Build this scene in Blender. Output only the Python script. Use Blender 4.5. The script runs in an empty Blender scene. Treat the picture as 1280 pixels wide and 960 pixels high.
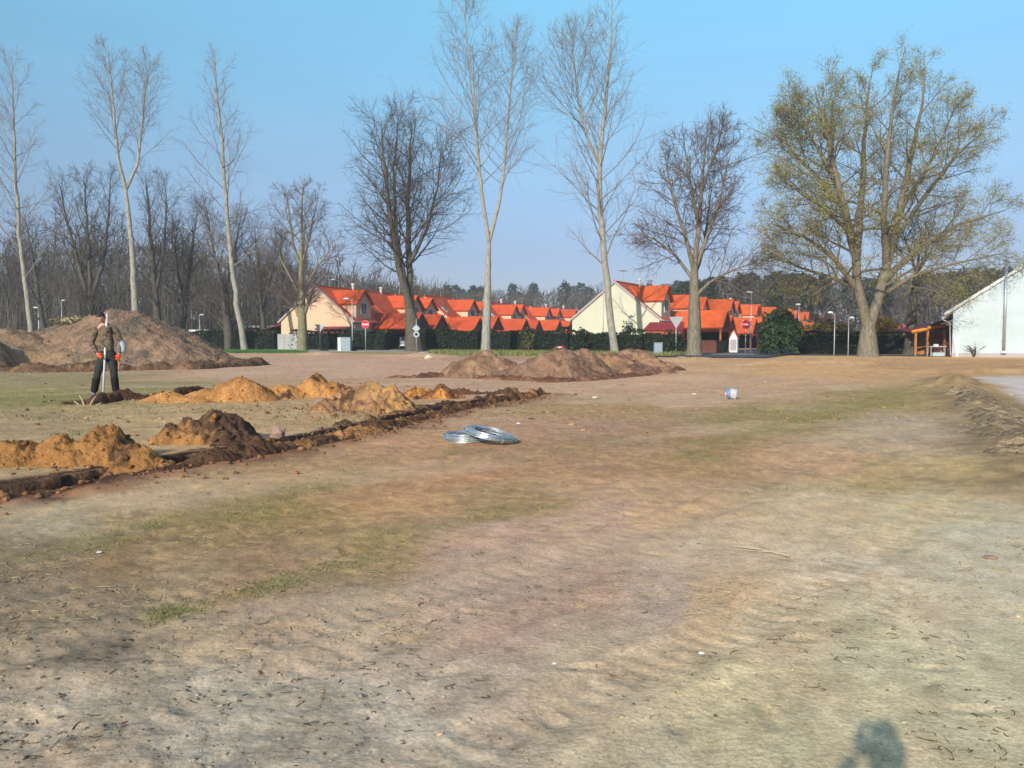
import bpy, bmesh, math, random
import numpy as np
from mathutils import Vector, Matrix

# ------------------------------------------------------------------ scene, camera, sky, sun
S = bpy.context.scene
COL = S.collection
CAMH = 1.45
PITCH = math.radians(3.165)
FPX = 1067.0
cam_d = bpy.data.cameras.new('camera')
cam_d.lens = 30.0; cam_d.sensor_width = 36.0
cam_d.clip_start = 0.05; cam_d.clip_end = 8000
cam = bpy.data.objects.new('camera', cam_d); COL.objects.link(cam)
cam.location = (0, 0, CAMH); cam.rotation_euler = (math.pi/2 - PITCH, 0, 0)
S.camera = cam
S.render.filter_size = 1.7 if hasattr(S.render, 'filter_size') else 1.5
S.cycles.filter_width = 1.6
S.cycles.max_bounces = 6
S.cycles.transparent_max_bounces = 8

SKYRAMP = [(0, (.30, .30, .43)), (.095, (.36, .37, .49)), (.2, (.53, .60, .63)), (.3, (.61, .86, .83)), (.37, (.74, 1.10, 1.0)), (1, (1.2, 1.12, 1.15))]
HAZE = .0005
SUN_EL = math.radians(24.0)
SUN_DIR = Vector((-0.407, -0.914, 0)).normalized()       # horizontal direction towards the sun
w = bpy.data.worlds.new('World'); S.world = w; w.use_nodes = True
nt = w.node_tree; nt.nodes.clear()
sky = nt.nodes.new('ShaderNodeTexSky'); sky.sky_type = 'NISHITA'; sky.sun_disc = False
sky.sun_elevation = SUN_EL
sky.sun_rotation = math.atan2(SUN_DIR.x, SUN_DIR.y)
sky.altitude = 200; sky.air_density = 1.0; sky.dust_density = 0.8; sky.ozone_density = 1.6
bg = nt.nodes.new('ShaderNodeBackground'); bg.inputs[1].default_value = 0.15
wo = nt.nodes.new('ShaderNodeOutputWorld')
tcw = nt.nodes.new('ShaderNodeTexCoord'); sxyz = nt.nodes.new('ShaderNodeSeparateXYZ'); nt.links.new(tcw.outputs['Generated'], sxyz.inputs[0])
ramp = nt.nodes.new('ShaderNodeValToRGB'); nt.links.new(sxyz.outputs[2], ramp.inputs[0])       # the hazy spring sky: duller low down, clearer blue above
for pos, c in SKYRAMP[1:-1]:
    e = ramp.color_ramp.elements.new(pos); e.color = (*c, 1)
ramp.color_ramp.elements[0].position = 0; ramp.color_ramp.elements[0].color = (*SKYRAMP[0][1], 1)
ramp.color_ramp.elements[-1].position = 1; ramp.color_ramp.elements[-1].color = (*SKYRAMP[-1][1], 1)
mxs = nt.nodes.new('ShaderNodeMix'); mxs.data_type = 'RGBA'; mxs.blend_type = 'MULTIPLY'; mxs.inputs[0].default_value = 1
nt.links.new(sky.outputs[0], mxs.inputs[6]); nt.links.new(ramp.outputs[0], mxs.inputs[7]); 
cn_ = nt.nodes.new('ShaderNodeTexNoise'); cn_.inputs['Scale'].default_value = 2.2; cn_.inputs['Detail'].default_value = 6; cn_.inputs['Distortion'].default_value = 1.2
cm_ = nt.nodes.new('ShaderNodeMapping'); cm_.inputs['Scale'].default_value = (1, 1, 4.5); nt.links.new(tcw.outputs['Generated'], cm_.inputs[0]); nt.links.new(cm_.outputs[0], cn_.inputs[0])
cr_ = nt.nodes.new('ShaderNodeMapRange'); cr_.inputs[1].default_value = .35; cr_.inputs[2].default_value = .75; cr_.inputs[3].default_value = .985; cr_.inputs[4].default_value = 1.05; nt.links.new(cn_.outputs[0], cr_.inputs[0])
cv_ = nt.nodes.new('ShaderNodeVectorMath'); cv_.operation = 'SCALE'; nt.links.new(mxs.outputs[2], cv_.inputs[0]); nt.links.new(cr_.outputs[0], cv_.inputs[3]); nt.links.new(cv_.outputs[0], bg.inputs[0])
nt.links.new(bg.outputs[0], wo.inputs[0])
sd = bpy.data.lights.new('sun', 'SUN'); sd.energy = 3.6; sd.angle = math.radians(0.55); sd.color = (1.0, 0.94, 0.86)
sun = bpy.data.objects.new('sun', sd); COL.objects.link(sun)
sv = Vector((SUN_DIR.x*math.cos(SUN_EL), SUN_DIR.y*math.cos(SUN_EL), math.sin(SUN_EL)))
sun.rotation_euler = sv.to_track_quat('Z', 'Y').to_euler()
sun.location = (-20, -40, 40)
S.view_settings.view_transform = 'Standard'; S.view_settings.look = 'None'
S.view_settings.exposure = 0.5; S.view_settings.gamma = 1.0

RNG = np.random.default_rng(11)

# ------------------------------------------------------------------ picture -> place helpers
CP, SP = math.cos(PITCH), math.sin(PITCH)
def ray(px, py):
    dx = (px - 640)/FPX; dv = -(py - 480)/FPX
    return Vector((dx, CP + dv*SP, -SP + dv*CP))
def G(px, py, z=0.0):
    d = ray(px, py); t = (z - CAMH)/d.z
    return Vector((d.x*t, d.y*t, z))
def W(px, py, Y):
    d = ray(px, py); t = Y/d.y
    return Vector((d.x*t, Y, CAMH + d.z*t))
def proj(x, y, z):
    f = y*CP - (z-CAMH)*SP; u = y*SP + (z-CAMH)*CP
    f = np.maximum(f, 0.05)
    return 640 + FPX*x/f, 480 - FPX*u/f
def lin(c):
    c = np.asarray(c, float)/255.0
    return np.where(c <= .04045, c/12.92, ((c+.055)/1.055)**2.4)

# ------------------------------------------------------------------ numpy noise
def _hash(ix, iy, seed):
    h = (ix.astype(np.int64)*374761393 + iy.astype(np.int64)*668265263 + seed*1442695041) & 0xFFFFFFFF
    h = ((h ^ (h >> 13))*1274126177) & 0xFFFFFFFF
    return ((h ^ (h >> 16)) & 0xFFFF)/65535.0
def vnoise(x, y, seed=0):
    ix = np.floor(x); iy = np.floor(y); fx = x-ix; fy = y-iy
    fx = fx*fx*(3-2*fx); fy = fy*fy*(3-2*fy)
    a = _hash(ix, iy, seed); b = _hash(ix+1, iy, seed); c = _hash(ix, iy+1, seed); d = _hash(ix+1, iy+1, seed)
    return (a*(1-fx)+b*fx)*(1-fy) + (c*(1-fx)+d*fx)*fy
def fbm(x, y, sc, oct=4, seed=0, gain=.5):
    s = 0; a = 1; t = 0
    for o in range(oct):
        s = s + a*(vnoise(x*sc + 13.7*o, y*sc - 7.3*o, seed+o)*2-1); t += a; a *= gain; sc *= 2.03
    return s/t
def ridged(x, y, sc, oct=3, seed=0):
    s = 0; a = 1; t = 0
    for o in range(oct):
        s = s + a*(1-np.abs(vnoise(x*sc + 3.1*o, y*sc + 5.7*o, seed+o)*2-1)); t += a; a *= .5; sc *= 2.1
    return s/t
def sstep(a, b, x):
    t = np.clip((x-a)/(b-a), 0, 1); return t*t*(3-2*t)

# ------------------------------------------------------------------ materials
def newmat(name):
    m = bpy.data.materials.new(name); m.use_nodes = True
    return m, m.node_tree.nodes, m.node_tree.links, m.node_tree.nodes['Principled BSDF']
def mat(name, col, rough=.8, metal=0, var=0, scale=3, bump=0, bscale=20, spec=.3, stretch=None, trans=0, ior=1.45):
    m, n, l, p = newmat(name)
    p.inputs['Roughness'].default_value = rough; p.inputs['Metallic'].default_value = metal
    p.inputs['Specular IOR Level'].default_value = spec
    p.inputs['Transmission Weight'].default_value = trans; p.inputs['IOR'].default_value = ior
    c = (*col, 1); p.inputs['Base Color'].default_value = c
    tc = n.new('ShaderNodeTexCoord'); mp = n.new('ShaderNodeMapping'); l.new(tc.outputs['Object'], mp.inputs[0])
    if stretch: mp.inputs['Scale'].default_value = stretch
    if var:
        t = n.new('ShaderNodeTexNoise'); t.inputs['Scale'].default_value = scale; t.inputs['Detail'].default_value = 6
        t.inputs['Roughness'].default_value = .65
        l.new(mp.outputs[0], t.inputs[0])
        r = n.new('ShaderNodeValToRGB'); l.new(t.outputs[0], r.inputs[0])
        r.color_ramp.elements[0].position = .3; r.color_ramp.elements[1].position = .7
        r.color_ramp.elements[0].color = (*[x*(1-var) for x in col], 1)
        r.color_ramp.elements[1].color = (*[min(1, x*(1+var)) for x in col], 1)
        l.new(r.outputs[0], p.inputs['Base Color'])
    if bump:
        t = n.new('ShaderNodeTexNoise'); t.inputs['Scale'].default_value = bscale; t.inputs['Detail'].default_value = 5
        l.new(mp.outputs[0], t.inputs[0])
        b = n.new('ShaderNodeBump'); b.inputs['Strength'].default_value = bump; b.inputs['Distance'].default_value = .03
        l.new(t.outputs[0], b.inputs['Height']); l.new(b.outputs[0], p.inputs['Normal'])
    return m
def attr_mat(name, rough=.95, nvar=.25, nscale=9, bump=.6, bscale=40, dist=.02, fine=True):
    """soil: colour from the mesh's own colour attribute, with grain and fine relief"""
    m, n, l, p = newmat(name)
    p.inputs['Roughness'].default_value = rough; p.inputs['Specular IOR Level'].default_value = .12
    a = n.new('ShaderNodeVertexColor'); a.layer_name = 'Col'
    tc = n.new('ShaderNodeTexCoord')
    t = n.new('ShaderNodeTexNoise'); t.inputs['Scale'].default_value = nscale; t.inputs['Detail'].default_value = 9; t.inputs['Roughness'].default_value = .7
    l.new(tc.outputs['Object'], t.inputs[0])
    mr = n.new('ShaderNodeMapRange'); mr.inputs[1].default_value = .3; mr.inputs[2].default_value = .7
    mr.inputs[3].default_value = 1-nvar; mr.inputs[4].default_value = 1+nvar
    l.new(t.outputs[0], mr.inputs[0])
    mx = n.new('ShaderNodeVectorMath'); mx.operation = 'SCALE'
    l.new(a.outputs[0], mx.inputs[0]); l.new(mr.outputs[0], mx.inputs[3])
    # small darker and paler crumbs
    v = n.new('ShaderNodeTexNoise'); v.inputs['Scale'].default_value = 55; v.inputs['Detail'].default_value = 7; v.inputs['Roughness'].default_value = .75
    l.new(tc.outputs['Object'], v.inputs[0])
    m2 = n.new('ShaderNodeMapRange'); m2.inputs[1].default_value = .36; m2.inputs[2].default_value = .64
    m2.inputs[3].default_value = .74; m2.inputs[4].default_value = 1.2
    l.new(v.outputs[0], m2.inputs[0])
    mx2 = n.new('ShaderNodeVectorMath'); mx2.operation = 'SCALE'
    l.new(mx.outputs[0], mx2.inputs[0]); l.new(m2.outputs[0], mx2.inputs[3])
    v3 = n.new('ShaderNodeTexNoise'); v3.inputs['Scale'].default_value = 230; v3.inputs['Detail'].default_value = 3; l.new(tc.outputs['Object'], v3.inputs[0])
    m3 = n.new('ShaderNodeMapRange'); m3.inputs[1].default_value = .35; m3.inputs[2].default_value = .65; m3.inputs[3].default_value = .86; m3.inputs[4].default_value = 1.12; l.new(v3.outputs[0], m3.inputs[0])
    mx3 = n.new('ShaderNodeVectorMath'); mx3.operation = 'SCALE'; l.new(mx2.outputs[0], mx3.inputs[0]); l.new(m3.outputs[0], mx3.inputs[3])
    l.new(mx3.outputs[0], p.inputs['Base Color'])
    tb = n.new('ShaderNodeTexNoise'); tb.inputs['Scale'].default_value = bscale; tb.inputs['Detail'].default_value = 6
    l.new(tc.outputs['Object'], tb.inputs[0])
    b = n.new('ShaderNodeBump'); b.inputs['Strength'].default_value = bump; b.inputs['Distance'].default_value = dist
    l.new(tb.outputs[0], b.inputs['Height']); l.new(b.outputs[0], p.inputs['Normal'])
    return m
def bark_mat(name, base, dark, patch=None):
    m, n, l, p = newmat(name)
    p.inputs['Roughness'].default_value = .9; p.inputs['Specular IOR Level'].default_value = .15
    tc = n.new('ShaderNodeTexCoord'); mp = n.new('ShaderNodeMapping'); mp.inputs['Scale'].default_value = (3.5, 3.5, .9)
    l.new(tc.outputs['Object'], mp.inputs[0])
    t = n.new('ShaderNodeTexNoise'); t.inputs['Scale'].default_value = 2.2; t.inputs['Detail'].default_value = 8; t.inputs['Roughness'].default_value = .7
    l.new(mp.outputs[0], t.inputs[0])
    r = n.new('ShaderNodeValToRGB'); l.new(t.outputs[0], r.inputs[0])
    e = r.color_ramp.elements; e[0].position = .34; e[1].position = .58
    e[0].color = (*dark, 1); e[1].color = (*base, 1)
    if patch:
        x = e.new(.72); x.color = (*patch, 1)
    l.new(r.outputs[0], p.inputs['Base Color'])
    b = n.new('ShaderNodeBump'); b.inputs['Strength'].default_value = .6; b.inputs['Distance'].default_value = .05
    l.new(t.outputs[0], b.inputs['Height']); l.new(b.outputs[0], p.inputs['Normal'])
    return m
def leaf_mat(name, c1, c2, c3, scale=1.2, rough=.75, trans=.0):
    m, n, l, p = newmat(name)
    p.inputs['Roughness'].default_value = rough; p.inputs['Specular IOR Level'].default_value = .2
    tc = n.new('ShaderNodeTexCoord')
    t = n.new('ShaderNodeTexNoise'); t.inputs['Scale'].default_value = scale; t.inputs['Detail'].default_value = 8; t.inputs['Roughness'].default_value = .8
    l.new(tc.outputs['Object'], t.inputs[0])
    r = n.new('ShaderNodeValToRGB'); l.new(t.outputs[0], r.inputs[0])
    e = r.color_ramp.elements; e[0].position = .36; e[1].position = .66
    e[0].color = (*c1, 1); e[1].color = (*c3, 1); x = e.new(.5); x.color = (*c2, 1)
    l.new(r.outputs[0], p.inputs['Base Color'])
    return m
def tile_mat(name, col):
    m, n, l, p = newmat(name)
    p.inputs['Roughness'].default_value = .7; p.inputs['Specular IOR Level'].default_value = .25
    tc = n.new('ShaderNodeTexCoord')
    t = n.new('ShaderNodeTexNoise'); t.inputs['Scale'].default_value = .9; t.inputs['Detail'].default_value = 8; t.inputs['Roughness'].default_value = .7
    l.new(tc.outputs['Object'], t.inputs[0])
    r = n.new('ShaderNodeValToRGB'); l.new(t.outputs[0], r.inputs[0])
    e = r.color_ramp.elements; e[0].position = .3; e[1].position = .7
    e[0].color = (*[x*.72 for x in col], 1); e[1].color = (*[x*1.12 for x in col], 1)
    l.new(r.outputs[0], p.inputs['Base Color'])
    oi = n.new('ShaderNodeObjectInfo'); om = n.new('ShaderNodeMapRange'); om.inputs[3].default_value = .82; om.inputs[4].default_value = 1.08; l.new(oi.outputs['Random'], om.inputs[0])
    ov = n.new('ShaderNodeVectorMath'); ov.operation = 'SCALE'; l.new(r.outputs[0], ov.inputs[0]); l.new(om.outputs[0], ov.inputs[3]); l.new(ov.outputs[0], p.inputs['Base Color'])
    wv = n.new('ShaderNodeTexWave'); wv.wave_type = 'BANDS'; wv.bands_direction = 'Z'; wv.inputs['Scale'].default_value = 1.6
    wv.inputs['Distortion'].default_value = .3
    l.new(tc.outputs['Object'], wv.inputs[0])
    b = n.new('ShaderNodeBump'); b.inputs['Strength'].default_value = .5; b.inputs['Distance'].default_value = .04
    l.new(wv.outputs[0], b.inputs['Height']); l.new(b.outputs[0], p.inputs['Normal'])
    return m

M = {}
M['ground'] = attr_mat('ground_soil', nvar=.13, nscale=5, bump=.34, bscale=34, dist=.02)
M['mound'] = attr_mat('mound_soil', nvar=.2, nscale=3, bump=.8, bscale=18, dist=.05)
M['bigmound'] = attr_mat('big_mound_soil', nvar=.2, nscale=1.2, bump=.9, bscale=6, dist=.14)
M['asphalt'] = mat('asphalt', (.075, .078, .085), .85, var=.2, scale=1.5, bump=.3, bscale=60)
M['kerb'] = mat('kerb_concrete', (.17, .165, .155), .9, var=.2, scale=4)
M['pop_bark'] = bark_mat('poplar_bark', (.36, .33, .27), (.17, .15, .115), (.28, .26, .18))
M['pop_twig'] = mat('poplar_twig', (.21, .18, .155), .85)
M['lime_bark'] = bark_mat('lime_bark', (.125, .105, .075), (.05, .042, .034), (.15, .14, .08))
M['lime_twig'] = mat('lime_twig', (.085, .07, .058), .9)
M['young_bark'] = bark_mat('mossy_bark', (.25, .22, .12), (.12, .10, .065), (.3, .28, .15))
M['young_twig'] = mat('reddish_twig', (.14, .10, .085), .9)
M['maple_bark'] = bark_mat('maple_bark', (.22, .185, .13), (.10, .083, .06), (.28, .25, .17))
M['maple_twig'] = mat('maple_twig', (.14, .115, .075), .9)
M['maple_leaf'] = leaf_mat('young_maple_leaf', (.17, .125, .05), (.25, .22, .065), (.30, .30, .085), 0.35)
M['wood_bark'] = bark_mat('woodland_bark', (.11, .092, .072), (.05, .042, .035))
M['wood_twig'] = mat('woodland_twig', (.088, .070, .052), .9, var=.35, scale=.15)
M['pine_needle'] = leaf_mat('pine_needles', (.012, .02, .012), (.03, .045, .02), (.06, .07, .03), .4)
M['hedge'] = leaf_mat('thuja_hedge', (.007, .013, .006), (.018, .03, .012), (.045, .06, .022), 1.6)
M['hedge_core'] = mat('hedge_core_dark', (.010, .013, .008), .95)
M['bush'] = leaf_mat('juniper_bush', (.012, .026, .010), (.03, .06, .022), (.07, .12, .045), 1.3)
M['ochre_bush'] = leaf_mat('budding_bush', (.12, .07, .015), (.26, .15, .02), (.36, .24, .03), 1.0)
M['olive_bush'] = leaf_mat('olive_bush', (.07, .06, .02), (.13, .12, .03), (.2, .17, .05), 1.0)
M['peach'] = mat('peach_render', (.62, .42, .27), .9, var=.05, scale=.6, bump=.2, bscale=30)
M['cream'] = mat('cream_render', (.55, .52, .39), .9, var=.08, scale=.6, bump=.2, bscale=30)
M['white_wall'] = mat('pale_blue_white_render', (.44, .505, .515), .9, var=.09, scale=.7, bump=.15, bscale=30)
M['tile'] = tile_mat('orange_roof_tile', (.62, .105, .022))
M['tile2'] = tile_mat('orange_red_roof_tile', (.58, .085, .02))
M['maroon_tile'] = mat('ridge_tile', (.42, .07, .02), .7, var=.2, scale=4)
M['maroon'] = mat('maroon_roofing', (.22, .028, .03), .6, var=.2, scale=2)
M['redroof'] = mat('dull_red_roofing', (.45, .05, .04), .7, var=.15, scale=1)
M['brick'] = mat('red_boarding', (.33, .09, .05), .8, var=.2, scale=3)
M['brown'] = mat('brown_stained_boards', (.13, .045, .028), .8, var=.3, scale=4, stretch=(1, 1, 6))
M['orangepost'] = mat('orange_stained_timber', (.5, .13, .03), .7, var=.15, scale=5)
M['trim'] = mat('pale_verge_trim', (.36, .31, .31), .6)
M['flue_white'] = mat('pale_flue_pipe', (.5, .48, .46), .5)
M['zinc'] = mat('zinc_sheet', (.42, .44, .46), .45, metal=.6)
M['white'] = mat('white_paint', (.62, .62, .61), .5)
M['greysteel'] = mat('galvanised_post', (.42, .43, .44), .5, metal=.4)
M['signgrey'] = mat('sign_back_grey', (.36, .40, .41), .55, metal=.2)
M['signred'] = mat('sign_red', (.62, .012, .03), .4)
M['yellow'] = mat('sign_yellow', (.75, .55, .05), .4)
M['glass'] = mat('window_glass', (.03, .04, .05), .08, spec=.8)
M['dark'] = mat('dark_interior', (.008, .008, .009), .9)  # near-black for small parts, and for painted shade in carports and lean-to
M['concrete'] = mat('concrete_panel', (.34, .33, .32), .9, var=.15, scale=2, bump=.3, bscale=25)
M['cabinet'] = mat('grey_cabinet_plastic', (.27, .32, .34), .6)
M['green'] = mat('green_bin_plastic', (.02, .10, .045), .5)
M['wood'] = mat('light_timber', (.42, .2, .075), .75, var=.2, scale=5, stretch=(1, 1, 8))
M['beam'] = mat('orange_beam', (.75, .28, .04), .6)
M['galv'] = mat('galvanised_wire', (.55, .58, .60), .38, metal=.75, bump=.15, bscale=60)
M['shovel'] = mat('worn_shovel_steel', (.2, .22, .24), .5, metal=.5)
M['tyre'] = mat('tyre_rubber', (.02, .02, .02), .85)
M['carpaint'] = mat('silver_car_paint', (.35, .37, .4), .3, metal=.5)
M['carblue'] = mat('blue_car_paint', (.16, .22, .42), .3, metal=.3)
M['carlight'] = mat('headlamp_plastic', (.8, .8, .82), .15, spec=.7)
M['stone'] = mat('pale_stone', (.55, .48, .34), .9, var=.2, scale=5, bump=.5)
M['redstone'] = mat('pinkish_stone', (.30, .19, .14), .9, var=.3, scale=6, bump=.5)
M['clear'] = mat('clear_plastic', (.78, .8, .8), .18, trans=.55, spec=.6)
M['bluelabel'] = mat('blue_plastic', (.16, .25, .45), .4)
M['pinklabel'] = mat('pink_label', (.7, .33, .28), .5)
M['paper'] = mat('white_litter', (.8, .8, .8), .6)
M['twig'] = mat('dry_twig', (.42, .33, .21), .85)
M['rootbit'] = mat('dark_root_bits', (.10, .07, .045), .95, var=.5, scale=3)
M['straw'] = mat('dry_straw', (.46, .36, .2), .85, var=.3, scale=4)
M['grass'] = leaf_mat('meadow_grass', (.11, .12, .035), (.16, .17, .05), (.27, .23, .10), 1.1)
M['drygrass'] = leaf_mat('dry_grass', (.15, .14, .06), (.26, .22, .11), (.40, .33, .19), .7)
M['verge'] = leaf_mat('verge_grass', (.03, .09, .012), (.05, .14, .02), (.08, .17, .03), .4)
M['skin'] = mat('skin', (.5, .27, .18), .6)
M['hair'] = mat('dark_hair', (.03, .022, .02), .7)
M['trousers'] = mat('dark_work_trousers', (.028, .031, .027), .85, var=.3, scale=8)
M['knee'] = mat('black_reinforced_cloth', (.010, .010, .011), .8)
M['glove'] = mat('orange_glove', (.85, .10, .03), .65)
M['boots'] = mat('grey_boots', (.16, .16, .17), .7)
M['belt'] = mat('black_belt', (.01, .01, .012), .5)
def camo():
    m, n, l, p = newmat('brown_camouflage_cloth'); p.inputs['Roughness'].default_value = .9
    tc = n.new('ShaderNodeTexCoord'); t = n.new('ShaderNodeTexNoise'); t.inputs['Scale'].default_value = 14; t.inputs['Detail'].default_value = 2
    l.new(tc.outputs['Object'], t.inputs[0]); r = n.new('ShaderNodeValToRGB'); l.new(t.outputs[0], r.inputs[0])
    r.color_ramp.interpolation = 'CONSTANT'; e = r.color_ramp.elements
    e[0].position = 0; e[0].color = (.06, .042, .027, 1); e[1].position = .44; e[1].color = (.14, .09, .05, 1)
    x = e.new(.52); x.color = (.19, .14, .09, 1); x = e.new(.6); x.color = (.09, .085, .05, 1)
    l.new(r.outputs[0], p.inputs['Base Color']); return m
M['camo'] = camo()

# ------------------------------------------------------------------ object helpers
def tag(o, label=None, cat=None, group=None, kind=None):
    if label: o['label'] = label
    if cat: o['category'] = cat
    if group: o['group'] = group
    if kind: o['kind'] = kind
    return o
def link(name, me, m, parent=None):
    o = bpy.data.objects.new(name, me); COL.objects.link(o)
    if m is not None:
        for mm in (m if isinstance(m, (list, tuple)) else [m]): me.materials.append(mm)
    if parent is not None: o.parent = parent
    return o
def empty(name, loc=(0, 0, 0), rz=0):
    o = bpy.data.objects.new(name, None); COL.objects.link(o); o.location = loc; o.rotation_euler = (0, 0, rz)
    o.empty_display_size = .2
    return o
def np_mesh(name, V, F, smooth=False, col=None):
    """V (n,3); F (m,k) with one k"""
    me = bpy.data.meshes.new(name)
    V = np.ascontiguousarray(V, dtype=np.float32); F = np.ascontiguousarray(F, dtype=np.int32)
    k = F.shape[1]
    me.vertices.add(len(V)); me.vertices.foreach_set('co', V.ravel())
    me.loops.add(F.size); me.loops.foreach_set('vertex_index', F.ravel())
    me.polygons.add(len(F)); me.polygons.foreach_set('loop_start', np.arange(0, F.size, k, dtype=np.int32))
    me.polygons.foreach_set('loop_total', np.full(len(F), k, dtype=np.int32))
    if smooth: me.polygons.foreach_set('use_smooth', np.ones(len(F), dtype=bool))
    if col is not None:
        a = me.color_attributes.new('Col', 'FLOAT_COLOR', 'POINT')
        c = np.ones((len(V), 4), np.float32); c[:, :3] = np.clip(col, 0, 1); a.data.foreach_set('color', c.ravel())
    me.update(calc_edges=True)
    return me
class MB:
    def __init__(s): s.bm = bmesh.new()
    def box(s, c, d, rot=None):
        r = bmesh.ops.create_cube(s.bm, size=1)['verts']
        mt = Matrix.Translation(c) @ (rot if rot is not None else Matrix()) @ Matrix.Diagonal((*d, 1))
        bmesh.ops.transform(s.bm, matrix=mt, verts=r); return s
    def box2(s, a, b):
        a = Vector(a); b = Vector(b); return s.box((a+b)/2, tuple(abs(x) for x in (b-a)))
    def tube(s, pts, r, n=8, cap=True):
        pts = [Vector(p) for p in pts]; rs = r if isinstance(r, (list, tuple)) else [r]*len(pts)
        rings = []
        for i, p in enumerate(pts):
            d = (pts[min(i+1, len(pts)-1)] - pts[max(i-1, 0)]).normalized()
            ref = Vector((0, 0, 1)) if abs(d.z) < .9 else Vector((1, 0, 0))
            a = d.cross(ref).normalized(); b = d.cross(a)
            rings.append([s.bm.verts.new(p + rs[i]*(math.cos(t)*a + math.sin(t)*b)) for t in [2*math.pi*k/n for k in range(n)]])
        for i in range(len(rings)-1):
            for k in range(n):
                s.bm.faces.new((rings[i][k], rings[i][(k+1) % n], rings[i+1][(k+1) % n], rings[i+1][k]))
        if cap:
            s.bm.faces.new(rings[0][::-1]); s.bm.faces.new(rings[-1])
        return s
    def poly(s, pts, ext):
        """extrude a polygon (list of 3D points) by vector ext"""
        ext = Vector(ext); A = [s.bm.verts.new(p) for p in pts]; B = [s.bm.verts.new(Vector(p)+ext) for p in pts]
        n = len(pts); s.bm.faces.new(A[::-1]); s.bm.faces.new(B)
        for i in range(n): s.bm.faces.new((A[i], A[(i+1) % n], B[(i+1) % n], B[i]))
        return s
    def build(s, name, m, parent=None, smooth=False, bevel=0):
        bmesh.ops.recalc_face_normals(s.bm, faces=s.bm.faces)
        me = bpy.data.meshes.new(name); s.bm.to_mesh(me); s.bm.free()
        if smooth:
            for p in me.polygons: p.use_smooth = True
        o = link(name, me, m, parent)
        if bevel:
            b = o.modifiers.new('bevel', 'BEVEL'); b.width = bevel; b.segments = 2
        return o
def copy_tree(o, parent=None):
    c = o.copy(); COL.objects.link(c); c.parent = parent
    for ch in list(o.children): copy_tree(ch, c)
    return c
def quads_cloud(P, size, rng, flat=0.0, aspect=1.0):
    """random oriented small quads at points P; size (n,)"""
    n = len(P); a = rng.normal(size=(n, 3)); a[:, 2] *= (1-flat); a /= np.linalg.norm(a, axis=1, keepdims=True)
    b = rng.normal(size=(n, 3)); b -= (b*a).sum(1, keepdims=True)*a; b /= np.linalg.norm(b, axis=1, keepdims=True)
    s = np.broadcast_to(np.asarray(size), (n,))[:, None]
    a = a*s*.5*aspect; b = b*s*.5
    V = np.stack([P-a-b*.4, P+b, P+a-b*.2, P-b], 1).reshape(-1, 3)
    F = np.arange(4*n).reshape(n, 4)
    return V, F

# ------------------------------------------------------------------ ground heights and colours
TR = [G(x, y) for x, y in [(-60, 636), (0, 624), (120, 603), (200, 587), (300, 570), (400, 552), (480, 534), (560, 514), (640, 500), (678, 493)]]
def seg_dist(x, y, pts):
    best = np.full(x.shape, 1e9); side = np.zeros(x.shape); tt = np.zeros(x.shape); acc = 0
    for a, b in zip(pts[:-1], pts[1:]):
        dx, dy = b.x-a.x, b.y-a.y; L2 = dx*dx+dy*dy; L = math.sqrt(L2)
        t = np.clip(((x-a.x)*dx+(y-a.y)*dy)/L2, 0, 1)
        qx, qy = a.x+t*dx, a.y+t*dy; d = np.hypot(x-qx, y-qy)
        sd_ = np.sign(dx*(y-a.y)-dy*(x-a.x)); mk = d < best
        best = np.where(mk, d, best); side = np.where(mk, sd_, side); tt = np.where(mk, acc+t*L, tt); acc += L
    return best, side, tt
RUT = [[G(x, y) for x, y in c] for c in (
    [(-80, 850), (120, 800), (330, 730), (560, 665), (760, 600), (900, 548), (1000, 510)],
    [(-80, 990), (250, 880), (500, 790), (760, 690), (950, 610), (1080, 540)],
    [(500, 990), (760, 860), (1000, 740), (1180, 640), (1290, 580)],
    [(-60, 760), (140, 720), (330, 668), (560, 612), (760, 560), (900, 515)])]
BERM = [G(x, y) for x, y in [(1180, 474), (1205, 492), (1240, 520), (1285, 560), (1340, 620)]]
DITCH2 = [G(x, y) for x, y in [(110, 508), (160, 502), (205, 500), (262, 492)]]
def base_height(x, y):
    r = np.hypot(x, y)
    h = .035*fbm(x, y, .22, 3, 5)*sstep(3, 9, r)
    h = h + .10*np.exp(-(((x+9.2)/4)**2+((y-19)/3.5)**2))            # gentle swell on the left
    h = np.where(r > 60, h*np.clip(1-(r-60)/15, 0, 1), h)
    return h
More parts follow.
